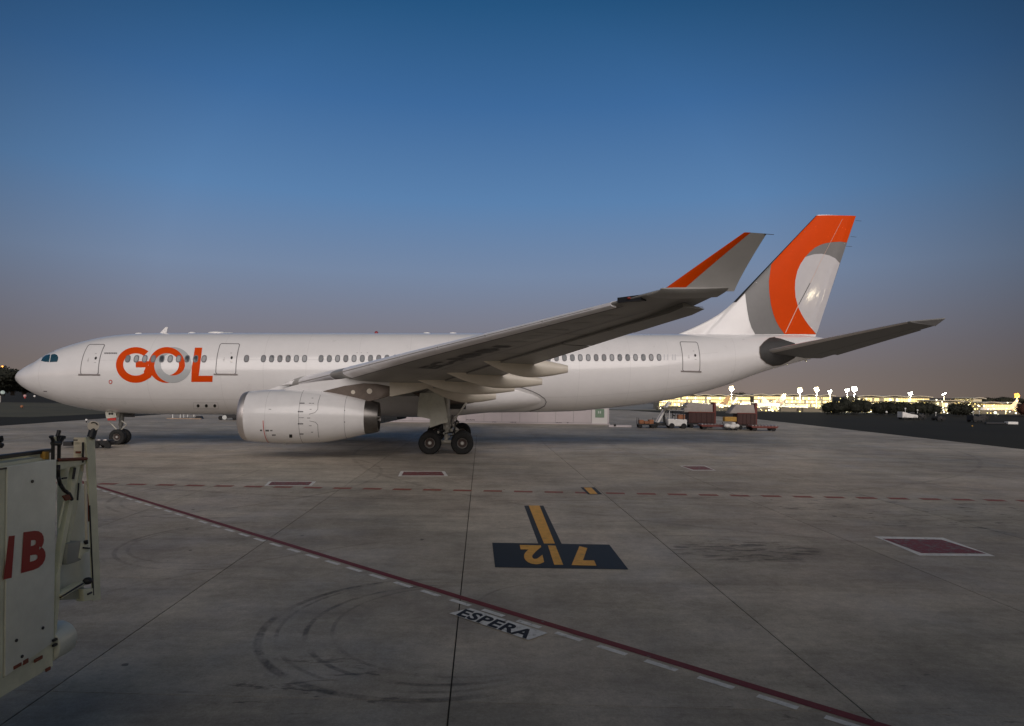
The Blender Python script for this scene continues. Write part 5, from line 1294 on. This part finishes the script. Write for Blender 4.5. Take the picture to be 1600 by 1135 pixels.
# small distant airliners
def far_plane(px, Yd, rz, label, tailm, sc=1.0):
    x = (px-800)/F*Yd; t = empty('distant_airliner', (x, Yd, zt(Yd)), rz); t.scale = (sc, sc, sc); tag(t, label, 'airliner', 'airliners parked at the distant terminal')
    bm = bmesh.new(); lathe(bm, [(-17, .05), (-16.3, 1.0), (-14.5, 1.75), (-12, 2), (8, 2), (13, 1.4), (18, .3)], 'x', (0, 0, 3.6), 16, True); bm_obj('fuselage', bm, TUGW, t, 'auto')
    bm = bmesh.new(); prism(bm, [(10.5, -.12, 5.2), (17, -.12, 5.0), (19.4, -.12, 11.6), (16.8, -.12, 11.6)], (0, 1, 0), .25); bm_obj('fin', bm, tailm, t)
    for s_ in (1, -1):
        bm = bmesh.new(); prism(bm, [(-4, s_*1.5, 2.6), (2.5, s_*1.5, 2.6), (6, s_*16.5, 4.0), (4.4, s_*16.5, 4.0)], (0, 0, 1), .35); bm_obj('wing', bm, LGREY, t)
        bm = bmesh.new(); lathe(bm, [(-5.5, .7), (-5, .95), (-2.5, .9), (-1.5, .55)], 'x', (0, s_*5.6, 1.7), 14, True); bm_obj('engine', bm, TUGW, t)
        bm = bmesh.new(); prism(bm, [(13, s_*.5, 4.4), (16.5, s_*.5, 4.4), (18, s_*6, 4.9), (16.6, s_*6, 4.9)], (0, 0, 1), .2); bm_obj('tailplane', bm, LGREY, t)
        bm = bmesh.new(); tube(bm, (0, s_*3, .5), (0, s_*3, 2.4), .15, n=6); tube(bm, (0, s_*2.6, .5), (0, s_*3.4, .5), .5, n=12); bm_obj('main_gear', bm, BLACKM, t)
    bm = bmesh.new(); tube(bm, (-13, 0, .4), (-13, 0, 2), .12, n=6); tube(bm, (-13, -.3, .4), (-13, .3, .4), .4, n=12); bm_obj('nose_gear', bm, BLACKM, t)
far_plane(1190, 440, .3, 'distant airliner with a dark slanted tail left of the twin masts', mat('far_dark_tail', (.05, .03, .03), .5))
far_plane(1105, 470, .15, 'distant white airliner below the fuselage end left of the warm mast', mat('far_brown_tail', (.25, .15, .08), .5), .9)
far_plane(1228, 500, 2.9, 'distant white airliner parked left of the left twin mast', TUGW, .9)
far_plane(1560, 480, .2, 'distant white airliner parked near the right edge of the picture', TUGW, .9)
# small things on the taxiway at the right
def tug(px, py, label, body, L=2.6, h_=1.0, rz=0.0):
    p = ground(px, py); t = empty('airport_tug', (p.x, p.y, 0), rz); tag(t, label, 'tug')
    bm = bmesh.new(); prism(bm, [(-L/2, -.8, .3), (L/2, -.8, .3), (L/2, -.8, .3+h_*.45), (L*.1, -.8, .3+h_*.6), (-L/2, -.8, .3+h_)], (0, 1, 0), 1.6); bmesh.ops.bevel(bm, geom=bm.edges[:], offset=.05, segments=2, affect='EDGES'); bm_obj('body', bm, body, t)
    bm = bmesh.new(); bevbox(bm, (L*.22, 0, .3+h_*.75), (L*.3, .9, h_*.35), .05); bm_obj('seat', bm, BLACKM, t)
    bm = bmesh.new(); tube(bm, (-.1, .5, h_*.6), (-.1, .5, h_+.75), .03, n=6); ball(bm, (-.1, .5, h_+.8), .14, u=10, v=6); bm_obj('beacon', bm, TUGW, t)
    small_wheels(t, [(-L*.32, -.7), (-L*.32, .7), (L*.32, -.7), (L*.32, .7)], .3, .2)
tug(1418, 655.5, 'small white wedge shaped tug on the taxiway in front of the bushes', TUGW)
tug(1437, 655, 'dark tug parked just right of the white wedge shaped tug', BLACKM, 1.3, .7)
tug(1466, 657.5, 'lone dark low tug between the bush row and the solitary bush', BLACKM, 1.1, .45)
tug(1525, 660, 'pair sized black tug right of the solitary bush', BLACKM, 1.9, .8)
tug(1534, 656, 'farther black tug behind the one right of the solitary bush', BLACKM, 1.2, .6)
p = ground(1580, 663.5); t = empty('white_crate', (p.x, p.y, 0)); tag(t, 'flat white crate lying on the taxiway near the right edge', 'crate')
bm = bmesh.new(); bevbox(bm, (0, 0, .22), (1.45, .8, .36), .03); bm_obj('body', bm, TUGW, t); bm = bmesh.new(); bevbox(bm, (-2.2, .2, .16), (2.8, .5, .2), .03); bm_obj('dark_plank', bm, BLACKM, t)
def blocklight(px, py, label, r_, mt, emissive=False, base=BLACKM, h_=.4):
    p = ground(px, py); t = empty('taxiway_light', (p.x, p.y, 0)); tag(t, label, 'taxiway light', 'small lights and markers along the taxiways')
    bm = bmesh.new(); tube(bm, (0, 0, 0), (0, 0, h_), r_*.5, n=8); bm_obj('stem', bm, base, t)
    bm = bmesh.new(); ball(bm, (0, 0, h_+r_*.7), r_, u=10, v=8); bm_obj('lens', bm, mt, t, True)
blocklight(1385, 650, 'small pale marker right of the lit gap between the bushes', .2, TUGW, h_=.6)
blocklight(1555, 650.5, 'glowing pale marker light left of the reddish bush', .3, mat('marker_glow', (1, .95, .7), emit=1.5), h_=.5)
blocklight(1519, 668, 'tiny yellow ground marker right of the bushes on the asphalt', .1, YELL, h_=.1)
blocklight(4, 618, 'tall pale marker at the left edge below the trees', .8, mat('pale_marker_glow', (.6, .7, .65), .5, emit=.25), h_=.6)
blocklight(39, 622.5, 'red and white marker on the grass left of the nose', .45, mat('pink_marker', (.6, .35, .35), .5), h_=.4, base=REDP)
blocklight(54, 622, 'small white marker on the grass beneath the radome', .35, TUGW, h_=.3)
blocklight(135, 660.5, 'tiny white marker left of the nose gear', .12, TUGW, h_=.2)
blocklight(34, 638, 'tiny brown marker on the dark taxiway at the left', .25, ORB, h_=.1)

# ------------------------------------------------------------------ loader platform at the left, close to the camera
XP = -4.2
def Q(px, py, X=XP):
    Y = X/ray(px, py).x; return Vector((X, Y, CH+ray(px, py).z*Y))
base = Q(60, 1040); ld = empty('loading_platform', (XP-.6, base.y-.6, 0))
tag(ld, 'scuffed grey-white loading platform with dark red letters IB close on the left', 'loader')
OFF = ld.location
def lp(v): return Vector(v)-OFF
def side_prism(name, pxs, m, w, X=XP, bev=.006, parent=ld, smooth='auto'):
    bm = bmesh.new(); prism(bm, [lp(Q(*p, X)) for p in pxs], (-1, 0, 0), w)
    if bev: bmesh.ops.bevel(bm, geom=bm.edges[:], offset=bev, segments=2, profile=.6, affect='EDGES')
    return bm_obj(name, bm, m, parent, smooth)
# side panel continues toward the camera outside the frame
far_t, far_b = Q(88.5, 718), Q(84.5, 1003); yN = 3.2
bm = bmesh.new(); prof = [(far_t.y, far_t.z), (far_b.y, far_b.z), (yN, Q(6, 1058).z-.02*0), (yN, far_t.z+.0)]
zb_n = Q(6, 1060).z-(Q(6, 1060).y-yN)*0.02
P4 = [lp((XP, far_t.y, far_t.z)), lp((XP, far_b.y, far_b.z)), lp(Q(8, 1058)), lp((XP, Q(8, 1058).y, far_t.z))]
bm = bmesh.new(); prism(bm, P4, (-1, 0, 0), .05); bmesh.ops.bevel(bm, geom=bm.edges[:], offset=.008, segments=2, profile=.6, affect='EDGES'); pnl = bm_obj('side_panel', bm, PANELW, ld, 'auto')
yj = Q(8, 1058).y
bm = bmesh.new(); prism(bm, [lp((XP-.01, yj-.012, far_t.z)), lp((XP-.01, yj-.012, Q(8, 1058).z-.02)), lp((XP-.01, yN, Q(8, 1058).z-.25)), lp((XP-.01, yN, far_t.z))], (-1, 0, 0), .04)
bm_obj('side_panel', bm, CREAM, ld)
# lower skirt
bm = bmesh.new(); prism(bm, [lp(Q(84.5, 1004)+Vector((-.012, 0, 0))), lp(Q(84.5, 1041)+Vector((-.012, 0, 0))), lp(Q(0, 1092)+Vector((-.012, 0, 0))), lp((XP-.012, yN, Q(0, 1092).z-.3)), lp((XP-.012, yN, Q(0, 1062).z-.2)), lp(Q(8, 1059)+Vector((-.012, 0, 0)))], (-1, 0, 0), .30)
bm_obj('lower_skirt', bm, CREAM, ld)
# body behind the panels, with corner posts and wheels down to the ground
bm = bmesh.new(); yc = (far_t.y+yN)/2; bevbox(bm, lp((XP-1.0, yc, 2.3)), (1.85, far_t.y-yN-.12, 1.9), .03); bm_obj('body', bm, CREAM, ld)
for y in (yN+.3, far_t.y-.7):
    for x in (XP-.3, XP-1.7):
        bm = bmesh.new(); tube(bm, lp((x, y, .3)), lp((x, y, 1.5)), .07, n=10); bm_obj('leg', bm, CREAM, ld)
        bm = bmesh.new(); tube(bm, lp((x-.1, y, .3)), lp((x+.1, y, .3)), .3, n=20); bm_obj('wheel', bm, RUBBER, ld)
bm = bmesh.new(); bevbox(bm, lp((XP-1.0, yc-.2, .62)), (1.9, far_t.y-yN-.6, .22), .03); bm_obj('chassis', bm, BLACKM, ld)
# letters painted on the side panel
for ch_, c4 in (('I', ((13, 838), (22.5, 837), (17.5, 903), (4.5, 906))), ('B', ((36, 832), (72.5, 827), (70, 886), (32, 896)))):
    Gq = [Q(*c) for c in c4]
    if ch_ == 'I': polys = [[(0, 0), (1, 0), (1, 1), (0, 1)]]
    else: polys = text_polys('B', 1, .045)
    xs_ = [p[0] for q_ in polys for p in q_]; ys_ = [p[1] for q_ in polys for p in q_]; x0, x1, y0, y1 = min(xs_), max(xs_), min(ys_), max(ys_)
    bm = bmesh.new()
    for q_ in polys:
        f = []
        for p in q_:
            u, v = (p[0]-x0)/(x1-x0), (p[1]-y0)/(y1-y0); w = Gq[3]*(1-u)*(1-v)+Gq[2]*u*(1-v)+Gq[1]*u*v+Gq[0]*(1-u)*v
            f.append(bm.verts.new(lp((XP+.004, w.y, w.z))))
        bm.faces.new(f)
    bm_obj('letter_'+ch_.lower(), bm, REDLET, pnl)
for (x, y) in ((50, 752.5), (66.5, 981.5), (25, 1001), (34, 1026)):
    q_ = lp(Q(x, y)); bm = bmesh.new(); tube(bm, q_, q_+Vector((.008, 0, 0)), .014, n=10); bm_obj('bolt', bm, BLACKM, pnl)
for (x, y, a_, b_) in ((27, 1041, .09, .03), (40, 1034, .06, .04), (60, 1030, .10, .03), (75, 1046, .06, .03)):
    q_ = lp(Q(x, y)); bm = bmesh.new(); bevbox(bm, q_, (.012, a_, b_), .004); bm_obj('rusty_latch', bm, RUST, ld)
# top rails
bm = bmesh.new(); r0 = Q(80, 704, XP-.12); bevbox(bm, lp((XP-.12, (r0.y+yN)/2, r0.z)), (.06, r0.y-yN, .035), .008); bm_obj('top_rail', bm, BLACKM, ld)
bm = bmesh.new(); r0 = Q(72, 712, XP-.25); bevbox(bm, lp((XP-.25, (r0.y+yN)/2, r0.z)), (.08, r0.y-yN, .095), .01); bm_obj('top_beam', bm, CREAM, ld)
bm = bmesh.new(); r0 = Q(88, 719.5, XP-.03); bevbox(bm, lp((XP-.03, (r0.y+yN)/2, r0.z)), (.05, r0.y-yN, .014), .003); bm_obj('top_edge_strip', bm, BLACKM, ld)
side_prism('yellow_block', [(71, 706), (77.5, 706), (77, 718), (70.5, 718)], YELL, .05, XP-.06)
# black clamp with three prongs
bm = bmesh.new()
for pts in (((81, 690), (94, 690), (93, 720), (80, 720)),): pass
def pt(px, py, X=XP-.02): return lp(Q(px, py, X))
for (a_, b_, r_) in (((83, 692), (82.5, 720), .016), ((92.5, 692), (92, 720), .016), ((82, 693), (94, 693), .022), ((84, 691), (80.5, 683), .016), ((94, 691), (98.5, 684.5), .018), ((90, 692), (90, 682), .012), ((90, 682), (92.5, 673), .018), ((91, 690), (94, 681), .012), ((80.5, 684), (80, 681.5), .02), ((98.5, 685), (99.5, 682), .022)):
    tube(bm, pt(*a_), pt(*b_), r_, n=10)
bm_obj('black_clamp', bm, BLACKM, ld, 'auto')
bm = bmesh.new(); tube(bm, pt(86.5, 691), pt(86, 682.5), .010, n=8); bm_obj('clamp_pin', bm, CREAM, ld)
bm = bmesh.new()
for (a_, b_) in (((1.5, 682), (3, 688)), ((3, 688), (0, 690)), ((0, 694), (4, 695)), ((4, 695), (1, 699))): tube(bm, pt(*a_), pt(*b_), .014, n=8)
bm_obj('black_hook', bm, BLACKM, ld)
# end frame beyond the panel: post, beams, braces
pY0, pY1 = Q(134.5, 690).y, Q(150, 690).y
topz = Q(142, 680.5).z; botz = Q(146, 938).z
bm = bmesh.new(); lean = .10
prism(bm, [lp(Q(134.5, 684)), lp(Q(148, 680)), lp(Q(152.5, 800)), lp(Q(157.5, 937)), lp(Q(146, 939)), lp(Q(141, 800))], (-1, 0, 0), .018); bm_obj('post_side', bm, CREAM, ld)
bm = bmesh.new(); P_ = [Q(134.5, 684), Q(146, 939)]; 
prism(bm, [lp(P_[0]+Vector((-.018, .004, 0))), lp(P_[0]+Vector((-.125, .004, 0))), lp(P_[0]+Vector((-.125, .006, -.33))), lp(P_[0]+Vector((-.03, .006, -.33)))], (0, 1, 0), .012); fp = bm_obj('post_face', bm, mat('lit_cream_paint', (.85, .76, .60), .5, vary=.15, vscale=5), ld)  # post face colour carries the warm light falling on it
bm = bmesh.new(); q_ = lp(Q(131.5, 704)); bevbox(bm, q_+Vector((-.012, 0, -.02)), (.018, .012, .20), .003); bm_obj('slot', bm, BLACKM, fp)
bm = bmesh.new(); bevbox(bm, q_+Vector((-.055, -.004, -.02)), (.05, .014, .022), .003); bm_obj('rusty_latch', bm, RUST, fp)
bm = bmesh.new(); bevbox(bm, q_+Vector((-.085, -.004, .10)), (.04, .012, .012), .003); bm_obj('small_plate', bm, BLACKM, fp)
def bar(name, a_, b_, r_, m, X=XP-.03, n=8): bm = bmesh.new(); tube(bm, pt(*a_, X), pt(*b_, X), r_, n=n); return bm_obj(name, bm, m, ld, 'auto')
def flat(name, pxs, m, X=XP-.02, w=.03, bev=.004): return side_prism(name, pxs, m, w, X, bev)
flat('back_plate', [(92, 722), (121, 722), (139, 800), (144, 905), (122, 925), (92, 938)], PANELW, XP-.16, .02)
flat('top_beam', [(90, 719), (134, 717.5), (134, 725), (91, 735)], CREAM, XP-.015, .10)
bar('rusty_rod', (91, 719), (135, 717), .016, RUST, XP-.01)
flat('main_brace', [(118, 724), (127, 722), (116, 778), (100, 862), (90, 925), (88, 905), (96, 850), (108, 785)], CREAM, XP-.03, .05)
flat('main_brace', [(128, 722), (133, 722), (121, 790), (107, 860), (102, 858), (114, 790)], CREAM, XP-.05, .04)
bar('thin_rod', (133.5, 752), (135, 845), .012, mat('lit_cream_paint', (.85, .76, .60), .5), XP-.02)
bar('thin_rod', (137.5, 765), (138.5, 815), .006, RUST, XP-.015)
bar('thin_rod', (102, 777), (91, 825), .010, CREAM, XP-.03)
bar('thin_rod', (123, 755), (121, 782), .008, BLACKM, XP-.02)
bar('thin_rod', (117, 731), (114, 749), .012, BLACKM, XP-.02)
bar('thin_rod', (97, 748), (104, 747), .008, BLACKM, XP-.02)
bm = bmesh.new(); hz_ = [(91, 727), (91, 745), (94, 757), (100, 766), (108, 772), (112, 780)]
for a_, b_ in zip(hz_[:-1], hz_[1:]): tube(bm, pt(*a_, XP-.01), pt(*b_, XP-.01), .017, n=8); ball(bm, pt(*b_, XP-.01), .0175, u=8, v=6)
bm_obj('black_hose', bm, BLACKM, ld, True)
flat('bracket', [(99, 775), (110, 772), (113, 780), (104, 783)], RUST, XP, .02)
mb = flat('motor_box', [(107, 850), (126, 845), (127, 875), (118, 879), (105, 883), (104, 874)], mat('grey_motor_paint', (.30, .31, .28), .5, vary=.15), XP, .12, .008)
flat('motor_bracket', [(127, 848), (139, 852), (139, 862), (131, 864), (127, 874), (123, 872)], CREAM, XP+.005, .05)
bar('pin', (134, 845), (134.5, 850), .02, BLACKM, XP+.01); bar('pin', (130, 856), (140, 857), .008, BLACKM, XP+.012)
flat('lower_beam', [(95, 929), (130, 909), (133, 914), (96, 936)], CREAM, XP-.005, .08)
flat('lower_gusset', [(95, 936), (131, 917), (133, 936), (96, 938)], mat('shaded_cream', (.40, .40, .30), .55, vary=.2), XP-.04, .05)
bar('dark_cable', (94, 934), (130, 912), .008, BLACKM, XP+.004)
flat('foot_block', [(130, 921), (147, 919), (150, 937), (132, 940)], CREAM, XP+.004, .08)
bm = bmesh.new(); q_ = pt(137, 908, XP); ball(bm, q_, .045, (1, 1, .8), 12, 8); bm_obj('black_bearing', bm, BLACKM, ld, True)
bar('slot', (137, 929), (143, 926), .01, BLACKM, XP+.01)
bar('post_edge_gasket', (140, 790), (146, 930), .007, BLACKM, XP+.002)
flat('rear_upright', [(84.5, 1004), (88.5, 900), (95, 880), (93, 940), (87, 1005)], CREAM, XP-.02, .06)
# roller drum at the bottom corner
q0, q1 = Q(86, 1005, XP-.05), Q(112, 1003, XP-.05); rd = .165
bm = bmesh.new(); lathe(bm, [(-.16, .10), (-.155, rd-.02), (-.14, rd), (.10, rd), (.12, rd-.012), (.125, rd-.05), (.125, .0)], 'y', lp((XP-.13, Q(101, 1004).y+.03, Q(101, 1004).z)), 36); bm_obj('roller_drum', bm, mat('pale_grey_drum', (.72, .73, .62), .4, vary=.08), ld, 'auto')
bm = bmesh.new(); box(bm, pt(85.5, 1008, XP+.01), (.02, .05, .02)); box(bm, pt(85.5, 1000, XP+.01), (.02, .05, .02)); bm_obj('hinge_pin', bm, BLACKM, ld)
# work light on top of the post
c = Q(146, 665.5); bm = bmesh.new(); facing = (Vector((0, 0, CH))-c).normalized(); facing.z = 0; facing.normalize()
tube(bm, lp(c), lp(c)+facing*.035, .052, .050, 24); tube(bm, lp(c)-facing*.05, lp(c), .03, .052, 20); wlp = bm_obj('work_light', bm, mat('cream_lamp_rim', (.95, .85, .72), .4), ld, 'auto')
bm = bmesh.new(); cc = lp(c)+facing*.036; tube(bm, cc+Vector((-.012, 0, 0)), cc+Vector((-.012, 0, 0))+facing*.004, .017, n=16); bm_obj('dark_lens', bm, BLACK, wlp)
bm = bmesh.new()
for k in range(7):
    a = math.radians(20+k*16); sdv = Vector((-facing.y, facing.x, 0))
    ball(bm, cc+sdv*(-.034*math.cos(a))*-1+Vector((0, 0, .034*math.sin(a))), .006, u=8, v=6)
bm_obj('lamp_guard', bm, BLACKM, wlp, True)
bm = bmesh.new(); tube(bm, lp(Q(146, 671)), lp(Q(142, 685)), .038, n=14); bm_obj('lamp_neck', bm, BLACKM, ld, 'auto')
bm = bmesh.new(); tube(bm, lp(Q(147, 672))+facing*.03, lp(Q(146.5, 679))+facing*.03, .014, n=10); bm_obj('lamp_knuckle', bm, CREAM, ld, 'auto')

# ------------------------------------------------------------------ behind the camera, unseen: a terminal added to shade the near apron; a floodlight mast
tm = empty('terminal_building', (-12, -11, 0)); tag(tm, 'unseen grey terminal building added behind the viewpoint to shade the near apron', 'building')
TW = mat('added_shade_cladding', (.22, .21, .20), .7, vary=.1, vscale=.3)
bm = bmesh.new(); bevbox(bm, (8, -12.4, 6.75), (148, 24, 13.5), .1); bm_obj('wall', bm, TW, tm)
bm = bmesh.new(); bevbox(bm, (8, -11.5, 13.8), (152, 28, .5), .08); bm_obj('roof', bm, TW, tm)
gme = fme = None
for k in range(28):
    for z in (3.0, 8.2):
        if gme is None:
            bm = bmesh.new(); bevbox(bm, (0, 0, 0), (4.3, .10, 3.9), .02); o = bm_obj('fill_window', bm, mat('warm_fill_glass', (.3, .25, .18), .2, emit=.15, emcol=(1, .82, .42)), tm); gme = o.data  # glowing panes added to throw warm light on the near apron
        else: o = bpy.data.objects.new('fill_window', gme); C.objects.link(o); o.parent = tm
        o.location = (-57.5+5*k, -.36, z)
t = empty('floodlight_mast', (90, -22, 0)); tag(t, 'tall floodlight mast behind the viewpoint whose light glints on the tail fin', 'light mast')
bm = bmesh.new(); tube(bm, (0, 0, 0), (0, 0, 22), .35, .18, 12); bm_obj('pole', bm, POLE, t)
bm = bmesh.new(); bevbox(bm, (0, 0, 19.5), (4.6, .3, 2.2), .03); bm_obj('lamp_frame', bm, POLE, t)
fm = None
for k in range(5):
    for j in range(2):
        if fm is None: bm = bmesh.new(); bevbox(bm, (0, 0, 0), (.66, .2, .7), .04); o = bm_obj('lamp', bm, mat('floodlight_face', (1, .9, .7), emit=40, emcol=(1, .86, .62)), t); fm = o.data
        else: o = bpy.data.objects.new('lamp', fm); C.objects.link(o); o.parent = t
        o.location = (-1.8+.9*k, .26, 19+1.0*j)


lm_ = None
for x in (42.5, 43.6, 44.9, 50.3, 51.4, 53.0, 57.0, 12.0, -20.0, -34.0):
    if lm_ is None: bm = bmesh.new(); bevbox(bm, (0, 0, 0), (.55, .22, .28), .03); o = bm_obj('wall_lamp', bm, mat('wall_lamp_face', (1, .9, .7), emit=22, emcol=(1, .88, .66)), tm); lm_ = o.data
    else: o = bpy.data.objects.new('wall_lamp', lm_); C.objects.link(o); o.parent = tm
    o.location = (x, -.2, 5.6)

for o in S.objects:
    if o.type == 'MESH' and o.name.startswith('small_lettering'): o['kind'] = 'stuff'
